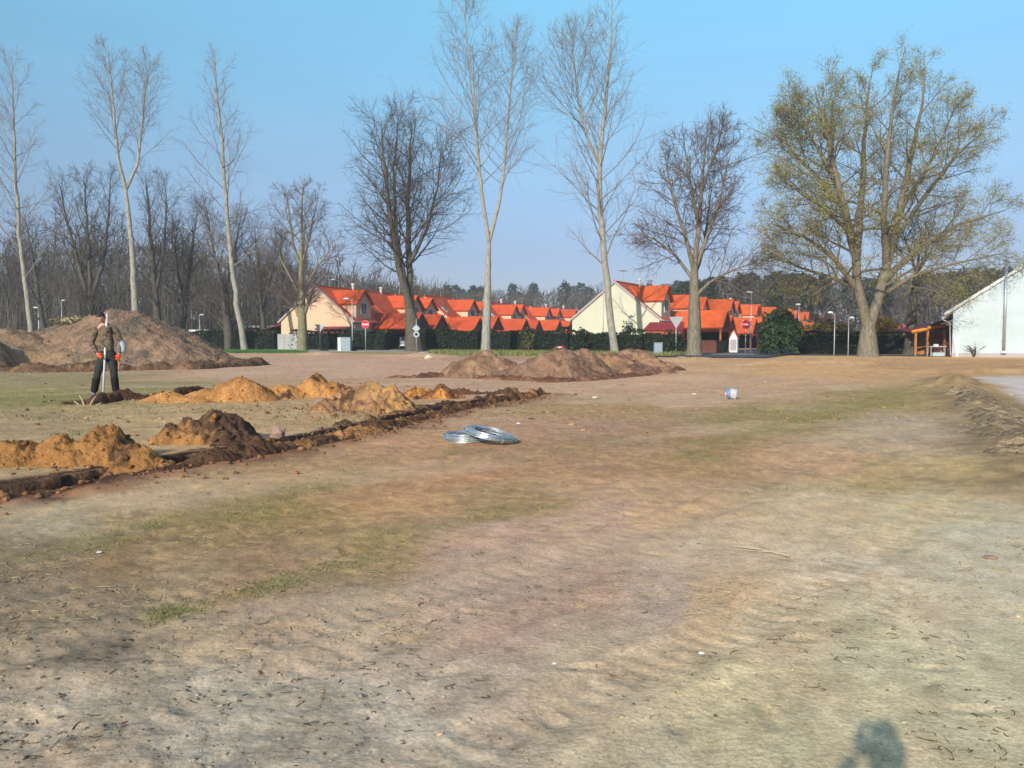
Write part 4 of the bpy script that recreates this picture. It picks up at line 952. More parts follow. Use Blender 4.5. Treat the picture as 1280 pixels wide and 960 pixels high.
# distant mixed wood in the middle and pines on the right
def proto_pine(seed, h=16):
    rng = np.random.default_rng(seed)
    P = resample([(0, 0, -.3), (rng.normal(0, .3), 0, h*.5), (rng.normal(0, .6), 0, h)], 6)[None]; R = (.2*(1-np.linspace(0, 1, 6))**.7+.04)[None]
    n = 520; zc = h*(.55+.45*rng.random(n)**.9); rad = (1-((zc/h-.75)/.33)**2).clip(.12, 1)*2.6*(.5+.7*vnoise(zc*1.3, zc*0+seed, 3)); a = rng.uniform(0, 6.283, n); rr = rad*np.sqrt(rng.random(n))
    Q = np.stack([rr*np.cos(a), rr*np.sin(a), zc+rng.normal(0, .3, n)], -1)
    return tubes(P, R, 5), quads_cloud(Q, .35+.6*rng.random(n), rng, .5)
pp = [proto_pine(500+i) for i in range(4)]
def top_r(px): return np.interp(px, [480, 640, 760, 860, 900, 960, 1040, 1120, 1200, 1280, 1400], [356, 356, 352, 352, 346, 340, 346, 342, 338, 332, 330])
def pinewood(x0, x1, y0, y1, n, jit, rng):
    it = []
    for i in range(n):
        px = rng.uniform(x0, x1); Y = rng.uniform(y0, y1); hg = CAMH+(421-(top_r(px)+abs(rng.normal(0, jit))))*Y/FPX; it.append(((px-640)/FPX*Y, Y, max(.55, hg/16), hg/16))
    return it
it = pinewood(840, 1420, 165, 245, 110, 10, rw)
Vt, Ft = place([p[0] for p in pp], it, np.random.default_rng(1)); Vn, Fn = place([p[1] for p in pp], it, np.random.default_rng(1))
o = link('pine_woods', np_mesh('pine_woods', Vn, Fn), M['pine_needle']); tag(o, 'dark pine wood closing the view behind the right-hand houses', 'woods', kind='stuff')
o = link('pine_trunks', np_mesh('pine_trunks', Vt, Ft), M['wood_bark']); tag(o, 'far pine trunks of the dark wood on the right', 'woods', kind='stuff')
it = [(a, b, c*.9, d) for a, b, c, d in pinewood(470, 1000, 300, 380, 60, 9, rw)]
Vn, Fn = place([p[1] for p in pp], it, np.random.default_rng(2))
o = link('far_woods', np_mesh('far_woods', Vn, Fn), M['pine_needle']); tag(o, 'low distant pine treeline beyond the middle of the house rows', 'woods', kind='stuff')
it = []
for i in range(84):
    px = rw.uniform(430, 1420); Y = rw.uniform(225, 330) if px < 860 else rw.uniform(150, 240); hg = CAMH+(421-(top_r(px)+4+abs(rw.normal(0, 10))))*Y/FPX; it.append(((px-640)/FPX*Y, Y, hg/15*1.1, hg/15))
pl = [proto_bare(700+i, 15, 16, 5, 2, 1.1) for i in range(3)]
V1_, F1_ = place(pl, it, rw)
n = 24000; px = rw.uniform(420, 1450, n); Y = np.where(px < 860, rw.uniform(240, 345, n), rw.uniform(175, 262, n)); x = (px-640)/FPX*Y; zmax = CAMH+(421-top_r(px)-8)*Y/FPX; z = zmax*rw.random(n)*.9
P = np.stack([x, Y, z], -1); d = rw.normal(0, 1, (n, 3)); d[:, 2] = np.abs(d[:, 2])*1.5+.4; d /= np.linalg.norm(d, axis=1, keepdims=True); L = rw.uniform(1, 3.4, n)[:, None]; sd_ = np.cross(d, rw.normal(0, 1, (n, 3))); sd_ /= np.linalg.norm(sd_, axis=1, keepdims=True)
Vb = np.stack([P-sd_*.16, P+sd_*.16, P+d*L+sd_*.06, P+d*L-sd_*.06], 1).reshape(-1, 3)
V, F = join([(V1_, F1_), (Vb, np.arange(4*n).reshape(n, 4))])
o = link('distant_bare_woods', np_mesh('distant_bare_woods', V, F), M['wood_twig']); tag(o, 'distant leafless brown wood behind both house rows', 'woods', kind='stuff')

# ------------------------------------------------------------------ house rows
def slab(mb, p0, p1, p2, p3, th):
    """roof slab: quad p0..p3 given by its top face, thickness th downwards along its normal"""
    a, b, c_, d = [Vector(p) for p in (p0, p1, p2, p3)]; nrm = (b-a).cross(d-a).normalized()
    if nrm.z < 0: nrm = -nrm
    mb.poly([a, b, c_, d], -nrm*th); return mb
def make_house(wallm, tilem, label, loc, rz, L=8.44, skyl=True):
    root = empty('row_house', loc, rz); tag(root, label, 'house')
    w = MB(); w.poly([(-4.8, 0, -.1), (4.8, 0, -.1), (4.8, 0, 3.25), (0, 0, 7.05), (-4.8, 0, 3.25)], (0, L, 0)); w.build('wall', wallm, root)
    r = MB()
    s = 3.8/4.8
    for sg in (-1, 1):
        slab(r, (0, -.12, 7.22), (sg*5.15, -.12, 7.22-5.15*s), (sg*5.15, L+.03, 7.22-5.15*s), (0, L+.03, 7.22), .16)
    r.build('roof', tilem, root)
    MB().poly([(-.16, -.14, 7.14), (.16, -.14, 7.14), (.09, -.14, 7.29), (-.09, -.14, 7.29)], (0, L+.18, 0)).build('ridge_tiles', M['maroon_tile'], root)
    t = MB()
    for sg in (-1, 1):
        slab(t, (sg*.06, -.20, 7.24), (sg*5.2, -.20, 7.24-5.14*s), (sg*5.2, -.125, 7.24-5.14*s), (sg*.06, -.125, 7.24), .2)
    t.build('verge_trim', M['trim'], root)
    # dormer
    y0, y1, ym = .9, 4.1, 2.5
    d = MB(); d.poly([(1.2, y0, 3.3), (1.2, y1, 3.3), (1.2, y1, 5.25), (1.2, ym, 6.62), (1.2, y0, 5.25)], (3.5, 0, 0)); d.build('dormer_wall', wallm, root)
    dr = MB()
    for sg, ye in ((-1, y0-.3), (1, y1+.3)):
        slab(dr, (.4, ym, 6.80), (5.05, ym, 6.80), (5.05, ye, 6.80-abs(ye-ym)*.86), (.4, ye, 6.80-abs(ye-ym)*.86), .14)
    dr.build('dormer_roof', tilem, root)
    # window in the dormer
    wf = MB()
    for a, b in (((4.70, 1.85, 3.95), (4.76, 1.95, 5.35)), ((4.70, 3.05, 3.95), (4.76, 3.15, 5.35)), ((4.70, 1.95, 3.95), (4.76, 3.05, 4.05)), ((4.70, 1.95, 5.25), (4.76, 3.05, 5.35)), ((4.70, 2.46, 4.05), (4.76, 2.54, 5.25))): wf.box2(a, b)
    win = wf.build('window', M['white'], root)
    MB().box2((4.69, 1.95, 4.05), (4.715, 3.05, 5.25)).build('pane', M['glass'], win)
    # ground floor window and door behind the carport
    wf = MB(); wf.box2((4.79, 1.0, .95), (4.85, 2.9, 2.3)); win = wf.build('window', M['white'], root)
    MB().box2((4.84, 1.1, 1.05), (4.87, 2.8, 2.2)).build('pane', M['glass'], win)
    dd = MB().box2((4.79, 4.6, 0), (4.86, 5.6, 2.1)).build('door', M['brown'], root); MB().box2((4.87, 4.7, .98), (4.92, 4.8, 1.04)).build('handle', M['zinc'], dd)
    # roof windows
    for yy in (5.4, 7.0):
        xx = 2.6; zz = 7.22-xx*s; an = math.atan(s)
        rm = Matrix.Rotation(an, 4, 'Y')
        f = MB().box((xx, yy, zz+.04), (1.25, .85, .1), rm).build('roof_window', M['zinc'], root)
        MB().box((xx+.04, yy, zz+.09), (1.05, .65, .05), rm).build('pane', M['glass'], f)
    # carport
    yc = 6.15; yw = 2.25; zt = 4.25; ze = 2.42
    cr = MB()
    for sg in (-1, 1):
        slab(cr, (3.2, yc, zt), (10.3, yc, zt), (10.3, yc+sg*yw, ze), (3.2, yc+sg*yw, ze), .12)
    cr.build('carport_roof', tilem, root)
    MB().poly([(10.1, yc-yw+.2, ze-.02), (10.1, yc+yw-.2, ze-.02), (10.1, yc, zt-.2)], (.08, 0, 0)).build('carport_gable', M['brown'], root)
    for px_ in (6.6, 10.0):
        for sg in (-1, 1):
            MB().box2((px_-.09, yc+sg*(yw-.35)-.09, -.05), (px_+.09, yc+sg*(yw-.35)+.09, ze+.12)).build('post', M['orangepost'], root)
    MB().box2((4.82, yc+yw-.45, 0), (10.0, yc+yw-.38, 1.9)).build('carport_shade_panel', M['dark'], root)  # near-black panel stands in for the shade inside the carport
    # chimney pipe and gutter
    ch = MB(); ch.tube([(.1, 7.6, 6.9), (.1, 7.6, 7.75)], .16, 8); c2 = ch.build('chimney', M['flue_white'], root)
    MB().tube([(.1, 7.6, 7.75), (.1, 7.6, 7.9)], .24, 8).build('cowl', M['white'], c2)
    MB().tube([(5.2, 0, 3.08), (5.2, L, 3.08)], .07, 6).build('gutter', M['zinc'], root)
    MB().tube([(5.2, .15, 3.05), (4.9, .15, 2.7), (4.9, .15, 0)], .05, 6).build('downpipe', M['zinc'], root)
    an = MB(); an.tube([(-.2, 3.0, 6.9), (-.2, 3.0, 8.6)], .03, 5)
    for q in range(5): an.tube([(-.2, 2.2+q*.35, 8.5), (-.2, 2.2+q*.35, 8.5)] if False else [(-.6, 2.4+q*.3, 8.5), (.2, 2.4+q*.3, 8.5)], .02, 4)
    an.tube([(-.2, 2.3, 8.5), (-.2, 3.8, 8.5)], .02, 4); an.build('antenna', M['zinc'], root)
    return root
rz1 = math.atan2(V1.y, V1.x); rz2 = math.atan2(V2.y, V2.x)
ordn = ['first', 'second', 'third', 'fourth', 'fifth', 'sixth', 'seventh', 'eighth', 'ninth', 'tenth', 'eleventh', 'twelfth', 'thirteenth', 'fourteenth', 'fifteenth', 'sixteenth', 'seventeenth', 'eighteenth']
hr_ = random.Random(8)
def mirror(c, k):
    if k % 2: c.scale = (1, -1, 1)
    for ch in list(c.children):
        nm = ch.name.split('.')[0]
        if (nm == 'chimney' and hr_.random() < .55) or (nm == 'antenna' and hr_.random() < .4) or (nm == 'roof_window' and hr_.random() < .3):
            for g in list(ch.children): bpy.data.objects.remove(g)
            bpy.data.objects.remove(ch)
        elif nm == 'chimney': ch.location.y = hr_.uniform(-5, 0); ch.location.z = hr_.uniform(-.3, .1)
h1 = make_house(M['peach'], M['tile2'], 'nearest peach house of its row, its blank gable end facing the plot', ROW1, rz1)
h1['group'] = 'peach row houses with orange roofs'
for k in range(1, 11):
    c = copy_tree(h1); off = [0, .3, -.2, .5, 0, .4, -.3, .2, .5, 0, .3][k]
    mirror(c, k)
    c.location = ROW1 + U1*(8.44 if k % 2 else 0) + U1*8.5*k + V1*off + Vector((0, 0, -.12*(k % 3) + .02*k)); c['label'] = f'peach orange-roofed row house, {ordn[k]} from the blank peach gable'
h2 = make_house(M['cream'], M['tile'], 'nearest cream house of its row, its big blank gable behind the tallest poplar', ROW2, rz2)
h2['group'] = 'cream row houses with orange roofs'
for k in range(1, 18):
    c = copy_tree(h2); off = [0, -.5, -.3, .3, 0, .4, -.3, .2, .5, 0, .3, 0, .2, -.2, .3, 0, .3, 0][k]
    mirror(c, k)
    c.location = ROW2 + U2*(8.44 if k % 2 else 0) + U2*8.5*k + V2*off + Vector((0, 0, -.35 - .1*(k % 3) + .02*k)); c['label'] = f'cream orange-roofed row house, {ordn[k]} from the blank cream gable'
# ground-floor red band box at the foot of the first peach gable, seen above the hedge
b = MB(); a = ROW1 + V1*.8 - U1*1.6; 
slab(b, a+Vector((0, 0, 2.35)), a+V1*4.2+Vector((0, 0, 2.35)), a+V1*4.2+U1*1.3+Vector((0, 0, 2.6)), a+U1*1.3+Vector((0, 0, 2.6)), .08)
sh = empty('garden_shed', a); tag(sh, 'low red-roofed garden shed against the peach gable, above the hedge', 'shed')
ob = b.build('roof', M['maroon'], None); ob.parent = sh; ob.matrix_parent_inverse = Matrix.Translation(-a)
b = MB(); b.poly([a+V1*.15+U1*.1, a+V1*4.05+U1*.1, a+V1*4.05+U1*1.25, a+V1*.15+U1*1.25], (0, 0, 2.3)); ob = b.build('wall', M['brick'], None); ob.parent = sh; ob.matrix_parent_inverse = Matrix.Translation(-a)
def parented(ob, root):
    ob.parent = root; ob.matrix_parent_inverse = Matrix.Translation(-Vector(root.location)); return ob
# dark red lean-to left of the peach gable
a = ROW1 - V1*4.85 + U1*.3; le = empty('lean_to', a); tag(le, 'open maroon-roofed lean-to on the left side of the peach gable', 'shed')
b = MB(); slab(b, a+Vector((0, 0, 2.95)), a-V1*3.6+Vector((0, 0, 2.15)), a-V1*3.6+U1*4+Vector((0, 0, 2.15)), a+U1*4+Vector((0, 0, 2.95)), .1); parented(b.build('roof', M['maroon']), le)
for q in (.2, 3.6):
    b = MB(); p = a-V1*3.3+U1*q; b.poly([p, p+V1*.14, p+V1*.14+U1*.14, p+U1*.14], (0, 0, 2.1)); parented(b.build('post', M['brown']), le)
b = MB(); p = a-V1*3.4+U1*3.7; b.poly([p, p+V1*3.3, p+V1*3.3+U1*.1, p+U1*.1], (0, 0, 2.1)); parented(b.build('back_wall', M['dark']), le)  # back coloured near-black to paint in the shade under the roof
# concrete panel wall, three panels
ca = W(347, 437, 93.5); ca.z = 0; cw = empty('concrete_wall', ca); tag(cw, 'short grey concrete panel wall at the left corner of the peach gable', 'wall')
for k in range(3):
    b = MB(); p = ca + V1*(k*.9); b.poly([p, p+V1*.87, p+V1*.87+U1*.08, p+U1*.08], (0, 0, 1.75-.002*k)); parented(b.build('panel', M['concrete']), cw)

# second row: maroon shed, fence, kiosk ------------------------------------------
a = W(803, 437, 84); a.z = 0; sh = empty('garden_shed', a); tag(sh, 'maroon-roofed garden shed in front of the cream gable\'s right side', 'shed')
b = MB(); slab(b, a+Vector((0, 0, 2.1)), a+V2*4.1+Vector((0, 0, 2.1)), a+V2*4.1-V2*.3+U2*1.3+Vector((0, 0, 2.9)), a+V2*.35+U2*1.3+Vector((0, 0, 2.9)), .1); parented(b.build('roof', M['maroon']), sh)
b = MB(); p = a+V2*.2+U2*.15; b.poly([p, p+V2*3.7, p+V2*3.7+U2*1.1, p+U2*1.1], (0, 0, 2.05)); parented(b.build('wall', M['brick']), sh)
def fence(a, d, n, pw, h, m, label, cat='fence', gap=.012):
    root = empty('board_fence', a); tag(root, label, cat); nrm = Vector((-d.y, d.x, 0))
    b = MB(); b.poly([a, a+d*(pw-gap), a+d*(pw-gap)+nrm*.025, a+nrm*.025], (0, 0, h)); first = parented(b.build('plank', m), root)
    for k in range(1, n):
        c = first.copy(); COL.objects.link(c); c.location = d*(pw*k) + Vector((0, 0, random.uniform(-.012, .004)))
    for z in (.25, h-.2):
        b = MB(); q = a+nrm*.03; b.poly([q, q+d*(pw*n), q+d*(pw*n)+nrm*.04, q+nrm*.04], (0, 0, .08)).bm
        bmesh.ops.translate(b.bm, verts=b.bm.verts, vec=(0, 0, z)); parented(b.build('rail', m), root)
    return root
random.seed(4)
a = W(874, 441, 76); a.z = 0; fence(a, V2, 16, .13, 1.15, M['brown'], 'low dark red-brown board fence right of the drooping lime')
a = W(946, 441, 90); a.z = 0; fence(a, V2, 14, .13, 1.2, M['brown'], 'low brown fence behind the no entry sign')
# white kiosk with small orange roof
a = W(911.5, 440, 77); a.z = 0; ks = empty('meter_kiosk', a, rz2); tag(ks, 'narrow white kiosk with a steep little orange roof', 'kiosk')
MB().poly([(0, 0, 0), (.72, 0, 0), (.72, 0, 1.35), (.36, 0, 2.0), (0, 0, 1.35)], (0, .6, 0)).build('cabinet', M['white'], ks)
r = MB(); slab(r, (.37, -.05, 2.12), (-.06, -.05, 1.3), (-.06, .66, 1.3), (.37, .66, 2.12), .05); slab(r, (.39, -.05, 2.12), (.80, -.05, 1.3), (.80, .66, 1.3), (.39, .66, 2.12), .05); r.build('roof', M['tile'], ks)
MB().box2((.1, -.02, .25), (.62, -.004, 1.2)).build('door', M['trim'], ks)
# wheelie bin
a = W(904.5, 440, 78); a.z = 0; bn = empty('wheelie_bin', a, rz2); tag(bn, 'green wheelie bin between the brown fence and the white kiosk', 'bin')
MB().poly([(-.22, -.25, .08), (.22, -.25, .08), (.28, -.33, 1.0), (-.28, -.33, 1.0)], (0, .6, 0)).build('body', M['green'], bn)
MB().poly([(-.31, -.37, 1.0), (.31, -.37, 1.0), (.31, -.30, 1.09), (-.31, -.30, 1.09)], (0, .72, 0)).build('lid', M['green'], bn)
for s in (-1, 1): MB().tube([(s*.2, .3, .1), (s*.28, .3, .1)], .1, 10).build('wheel', M['tyre'], bn)
# utility cabinets
def cabinet(px, py, Y, w_, h_, m, label, rz=0):
    a = W(px, py, Y); a.z = 0; r = empty('utility_cabinet', a, rz); tag(r, label, 'utility cabinet')
    MB().box2((-w_/2, 0, .0), (w_/2, .35, h_)).build('housing', m, r, bevel=.01); MB().box2((-w_/2-.03, -.03, h_+.001), (w_/2+.03, .38, h_+.06)).build('lid', m, r)
    for s in (-1, 1): MB().box2((s*w_/4-w_/4+.03, -.018, .15), (s*w_/4+w_/4-.03, -.003, h_-.06)).build('door', m, r)
    return r
r = cabinet(432, 437, 87, 1.1, 1.35, M['cabinet'], 'white and grey utility cabinet standing before the clipped hedge', rz1)
MB().box2((-.95, .0, 0), (-.58, .36, 1.38)).build('side_unit', M['white'], r)
cabinet(823, 444, 66, .62, .95, M['cabinet'], 'small grey utility cabinet right of the earth mounds', 0)
# car
def car(loc, rz, paint, label):
    r = empty('parked_car', loc, rz); tag(r, label, 'car')
    prof = [(-2.0, .35), (-2.05, .75), (-1.95, .95), (-1.1, 1.05), (-.5, 1.42), (1.0, 1.45), (1.7, 1.1), (2.0, .95), (2.05, .5), (2.0, .32)]
    b = MB(); b.poly([(x, -.82, z) for x, z in prof], (0, 1.64, 0)); b.build('body', paint, r, bevel=.07)
    g = MB(); g.poly([(-1.02, -.832, 1.04), (-.5, -.832, 1.34), (.95, -.832, 1.36), (1.5, -.832, 1.08)], (0, 1.664, 0)); g.build('side_window', M['glass'], r)
    g = MB(); g.poly([(-1.16, -.7, 1.06), (-.6, -.7, 1.42), (-.57, -.7, 1.40), (-1.1, -.7, 1.02)], (0, 1.4, 0)); g.build('windscreen', M['glass'], r)
    for sx in (-1.3, 1.3):
        for sy in (-1, 1):
            wh = MB().tube([(sx, sy*.66, .32), (sx, sy*.86, .32)], .32, 16).build('wheel', M['tyre'], r); MB().tube([(sx, sy*.85, .32), (sx, sy*.875, .32)], .2, 12).build('rim', M['greysteel'], wh)
    for sy in (-1, 1): MB().box((-2.02, sy*.6, .78), (.08, .3, .14)).build('headlight', M['carlight'], r)
    MB().box((-2.06, 0, .5), (.08, 1.5, .12)).build('bumper', M['carlight'], r)
    return r
p = ROW1 + V1*8.3 + U1*6.1; car((p.x, p.y, 0), rz1+math.pi*.5+.5, M['carpaint'], 'silver car in the dark carport of the nearest peach house')
p = W(1010, 440, 92); p.z = 0; car(tuple(p), math.radians(60), M['carblue'], 'blue and silver car parked behind the dark juniper')

# pale blue house at the right ------------------------------------------------------
hp = W(1190, 447, 62); hp.z = 0
hb = empty('gable_house', hp, math.radians(-29)); tag(hb, 'pale blue-white house gable with a tall metal flue at the right edge', 'house')
HW = 12.4; EH = 3.35; AP = EH + HW/2*.69
MB().poly([(0, 0, -.1), (HW, 0, -.1), (HW, 0, EH), (HW/2, 0, AP), (0, 0, EH)], (0, 9, 0)).build('wall', M['white_wall'], hb)
r = MB()
slab(r, (HW/2, -.12, AP+.18), (-.55, -.12, EH-.18), (-.55, 9.2, EH-.18), (HW/2, 9.2, AP+.18), .17); slab(r, (HW/2+.001, -.12, AP+.18), (HW+.55, -.12, EH-.18), (HW+.55, 9.2, EH-.18), (HW/2+.001, 9.2, AP+.18), .17)
r.build('roof', M['concrete'], hb)
t = MB(); slab(t, (HW/2, -.18, AP+.20), (-.6, -.18, EH-.19), (-.6, -.122, EH-.19), (HW/2, -.122, AP+.20), .2); t.build('verge_trim', M['white'], hb)
fl = MB(); fl.tube([(3.25, -.16, .45), (3.25, -.16, 6.8)], .10, 12); fo = fl.build('flue', M['zinc'], hb, smooth=True)
for z in (1.2, 2.9, 4.6): MB().box((3.25, -.09, z), (.28, .16, .05)).build('bracket', M['zinc'], fo)
MB().tube([(3.25, -.16, 6.8), (3.25, -.16, 7.0)], [.16, .05], 12).build('cowl', M['zinc'], fo)
MB().box((3.25, -.16, .38), (.3, .28, .16)).build('cleanout', M['zinc'], fo)
MB().box2((-.02, -.03, 0), (HW, -.002, .28)).build('plinth', M['trim'], hb)
# side canopy
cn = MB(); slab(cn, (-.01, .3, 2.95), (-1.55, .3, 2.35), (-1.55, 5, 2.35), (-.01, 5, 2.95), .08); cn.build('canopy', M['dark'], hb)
cn = MB(); slab(cn, (-.01, .2, 3.35), (-.75, .2, 2.85), (-.75, .28, 2.85), (-.01, .28, 3.35), .14); cn.build('canopy_fascia', M['white'], hb)
MB().tube([(-.75, .25, 2.75), (-.2, .25, 2.45), (-.1, .25, .1)], .05, 8).build('downpipe', M['trim'], hb)
MB().box2((-1.4, 4.2, 0), (-.05, 4.3, 2.3)).build('screen', M['brown'], hb)
# timber shelter between tree and house
sp_ = W(1141, 446, 67); sp_.z = 0; ts = empty('timber_shelter', sp_); tag(ts, 'open timber shelter with bright orange roof beams beside the pale blue house', 'shelter')
bz = lambda px, py: W(px, py, 65)
for (p, q) in (((1140, 415), (1162, 411)), ((1160, 410), (1182, 406.5))):
    b = MB(); b.tube([W(p[0], p[1], 65.5), W(q[0], q[1], 65.5)], .13, 4); parented(b.build('roof_beam', M['beam']), ts)
b = MB(); A0, A1 = W(1140, 415, 66), W(1184, 407, 66); slab(b, A0+Vector((0, 0, .02)), A1+Vector((0, 0, .02)), A1+Vector((0, 3, .25)), A0+Vector((0, 3, .25)), .06); parented(b.build('roof', M['maroon']), ts)
for px in (1144, 1159, 1180):
    p = W(px, 446, 65.6); p.z = 0; b = MB(); b.box2((p.x-.07, p.y-.07, 0), (p.x+.07, p.y+.07, W(px, 412, 65.6).z)); parented(b.build('post', M['wood']), ts)
wall0 = W(1143, 440, 68.6); npl = 16
fp = None
for k in range(npl):
    x = wall0.x + k*.135
    if fp is None:
        b = MB(); b.box2((x, 68.6, .05), (x+.125, 68.63, 2.15)); fp = parented(b.build('plank', M['wood']), ts)
    else:
        c = fp.copy(); COL.objects.link(c); c.location = (k*.135, 0, random.uniform(-.02, .02))
# garden table and leaning board
tp = W(1170, 447, 64); tp.z = 0; tb = empty('garden_table', tp); tag(tb, 'white garden table under the timber shelter', 'table')
MB().box2((-.6, -.35, .70), (.6, .35, .74)).build('top', M['white'], tb)
for sx in (-1, 1):
    for sy in (-1, 1): MB().box2((sx*.52-.03, sy*.28-.03, 0), (sx*.52+.03, sy*.28+.03, .70)).build('leg', M['greysteel'], tb)
b = MB().box2((-.18, -.12, .745), (.12, .12, .9)); o = b.build('storage_box', M['white'], bevel=.02); o.location = tp; tag(o, 'small white box on the garden table', 'box')
b = MB().box2((-.45, -.2, .0), (.45, .2, .28)); o = b.build('plastic_crate', M['white_wall'], bevel=.02); o.location = (tp.x+.1, tp.y-.1, .0); tag(o, 'pale turquoise crate on the ground below the garden table', 'crate')
lp = W(1186, 447, 63); o = MB().box((0, 0, .68), (.42, .05, 1.4), Matrix.Rotation(-.18, 4, 'Y')).build('leaning_board', M['white'], bevel=.01); o.location = (lp.x, lp.y-1.2, 0); tag(o, 'white board leaning near the corner of the pale blue house', 'board')
# far red roof
fp_ = W(1112, 440, 112); fp_.z = 0; fh = empty('bungalow', fp_); tag(fh, 'far low bungalow with a dull red hipped roof behind the hedge', 'house')
MB().box2((.3, .3, -.1), (8.2, 6, 2.0)).build('wall', M['white'], fh)
r = MB().bm
hv = [(-.1, -.1, 1.95), (8.6, -.1, 1.95), (8.6, 6.4, 1.95), (-.1, 6.4, 1.95), (2.6, 3.1, 3.0), (6.1, 3.1, 3.0)]
bmv = [r.verts.new(v) for v in hv]
for f in ((0, 1, 5, 4), (1, 2, 5), (2, 3, 4, 5), (3, 0, 4), (3, 2, 1, 0)): r.faces.new([bmv[i] for i in f])
mm = MB(); mm.bm.free(); mm.bm = r; mm.build('roof', M['redroof'], fh)
# low far roofs at the left under the trees
for (px0, px1, py, Y, lb) in ((306, 344, 407, 125, 'long low white-edged roof far behind the left hedge'), (236, 262, 412, 120, 'small white canopy roof left of the verge poplar')):
    a = W(px0, py, Y); b_ = W(px1, py, Y); r0 = empty('low_building', (a.x, Y, 0)); tag(r0, lb, 'building')
    wd = b_.x-a.x; hh = a.z
    MB().box2((.2, .2, -.1), (wd-.2, 4, hh-.3)).build('wall', M['brown'], r0); MB().box2((0, -.2, hh-.3), (wd, 4.4, hh)).build('roof', M['white'], r0, bevel=.05)

# ------------------------------------------------------------------ hedges and bushes
def hedge(pts, h, th, m, label, seed, dens=60, size=.16, cat='hedge', rag=.12):
    rng = np.random.default_rng(seed); root = empty('hedge', pts[0]); tag(root, label, cat)
    Ps = []; core = MB()
    for a, b in zip(pts[:-1], pts[1:]):
        a = Vector(a); b = Vector(b); L = (b-a).length; d = (b-a).normalized(); nr = Vector((-d.y, d.x, 0))
        core.poly([a-nr*(th/2-.12), b-nr*(th/2-.12), b+nr*(th/2-.12), a+nr*(th/2-.12)], (0, 0, h-.22))  # solid near-black block filling the hedge behind the leaf quads
        n = int(L*(2*h+th)*dens); t = rng.random(n)*L; f = rng.random(n)*(2*h+th)
        off = np.where(f < h, -th/2, np.where(f < h+th, -th/2+(f-h), th/2)); z = np.where(f < h, f, np.where(f < h+th, h, 2*h+th-f))
        z = z*(1+rag*fbm(t+seed, t*0, .5, 3, seed)); off = off + rng.normal(0, .06, n) + .10*fbm(t, z, .9, 3, seed+2)*np.sign(off+1e-6)
        P = np.array(tuple(a))[None]+t[:, None]*np.array(tuple(d))[None]+off[:, None]*np.array(tuple(nr))[None]; P[:, 2] = z+rng.normal(0, .05, n); Ps.append(P)
    org = np.array(tuple(Vector(pts[0]))); P = np.vstack(Ps)-org
    V, F = quads_cloud(P, size*(.6+.9*rng.random(len(P))), rng, -.3)
    link('foliage', np_mesh('foliage', V, F), m, root); parented(core.build('hedge_core_block', M['hedge_core']), root); return root
def P0(px, Y): v = W(px, 430, Y); v.z = 0; return v
hedge([P0(366, 93.5), P0(484, 88.5)], 2.05, 1.1, M['hedge'], 'long clipped dark hedge below the peach gable', 1)
hedge([P0(240, 103), P0(346, 99)], 2.0, 1.4, M['hedge'], 'dark hedge between the verge poplar and the peach house', 2, 30, .25)
hedge([P0(527, 86.5), P0(600, 83.5)], 2.15, 1.2, M['hedge'], 'dark hedge right of the three-stemmed lime', 3, rag=.2)
hedge([P0(607, 83), P0(712, 80)], 2.0, 1.3, M['hedge'], 'loose dark hedge in front of the middle peach carports', 4, rag=.35)
hedge([P0(714, 80), P0(805, 77)], 1.85, 1.2, M['hedge'], 'ragged dark hedge at the foot of the cream gable', 5, rag=.5)
hedge([P0(806, 77.5), P0(850, 75.5)], 1.9, 1.2, M['hedge'], 'dark hedge in front of the maroon shed', 6, rag=.4)
hedge([P0(1000, 74), P0(1078, 70)], 1.75, 1.2, M['hedge'], 'dark hedge between the juniper and the large maple', 7, rag=.15)
hedge([P0(1094, 72), P0(1134, 71)], 1.8, 1.2, M['hedge'], 'dark hedge right of the maple trunk', 8, rag=.1)
def bush(px, Y, w_, h_, m, label, seed, n=1500, size=.2, z0=0.0, cat='bush', name='bush'):
    rng = np.random.default_rng(seed); a = P0(px, Y); root = empty(name, a); tag(root, label, cat)
    ph = rng.uniform(0, 6.283, n); u = rng.uniform(-.6, 1, n); rr = rng.random(n)**.3
    X = np.cos(ph)*np.sqrt(1-np.clip(u, -1, 1)**2); Y_ = np.sin(ph)*np.sqrt(1-np.clip(u, -1, 1)**2)
    lump = 1+.38*fbm(ph*1.3+seed, u*2.5, 1.2, 3, seed)
    P = np.stack([X*rr*lump*w_/2, Y_*rr*lump*w_/2, (u*rr*lump*.62+.42)*h_], -1); P[:, 2] = np.clip(P[:, 2], .05, None)
    V, F = quads_cloud(P, size*(.5+rng.random(n)), rng, 0, 1.0); link('foliage', np_mesh('foliage', V, F), m, root)
    St = np.zeros((7, 3, 3)); St[:, 1] = rng.normal(0, .12, (7, 3))*w_; St[:, 1, 2] = h_*.35; St[:, 2] = rng.normal(0, .25, (7, 3))*w_; St[:, 2, 2] = h_*.75
    V, F = tubes(St, np.tile([[.06, .04, .015]], (7, 1)), 4); link('stem', np_mesh('stem', V, F), M['wood_twig'], root); return root
bush(975, 68, 3.3, 3.55, M['bush'], 'large dark green juniper bush right of the no entry sign', 11, 5200, .22, name='juniper_bush')
bush(1028, 84, 3.6, 3.1, M['olive_bush'], 'olive bush showing above the hedge left of the maple', 12, 1500, .24)
bush(1100, 88, 4.2, 3.6, M['ochre_bush'], 'ochre-yellow bush directly behind the maple trunk', 13, 1800, .24)
bush(1052, 92, 4, 2.9, M['olive_bush'], 'brownish bush between the two thin lamp posts', 14, 1200, .26)
bush(786, 82.5, 1.5, 2.9, M['bush'], 'young green conifer in front of the cream gable', 15, 700, .16)
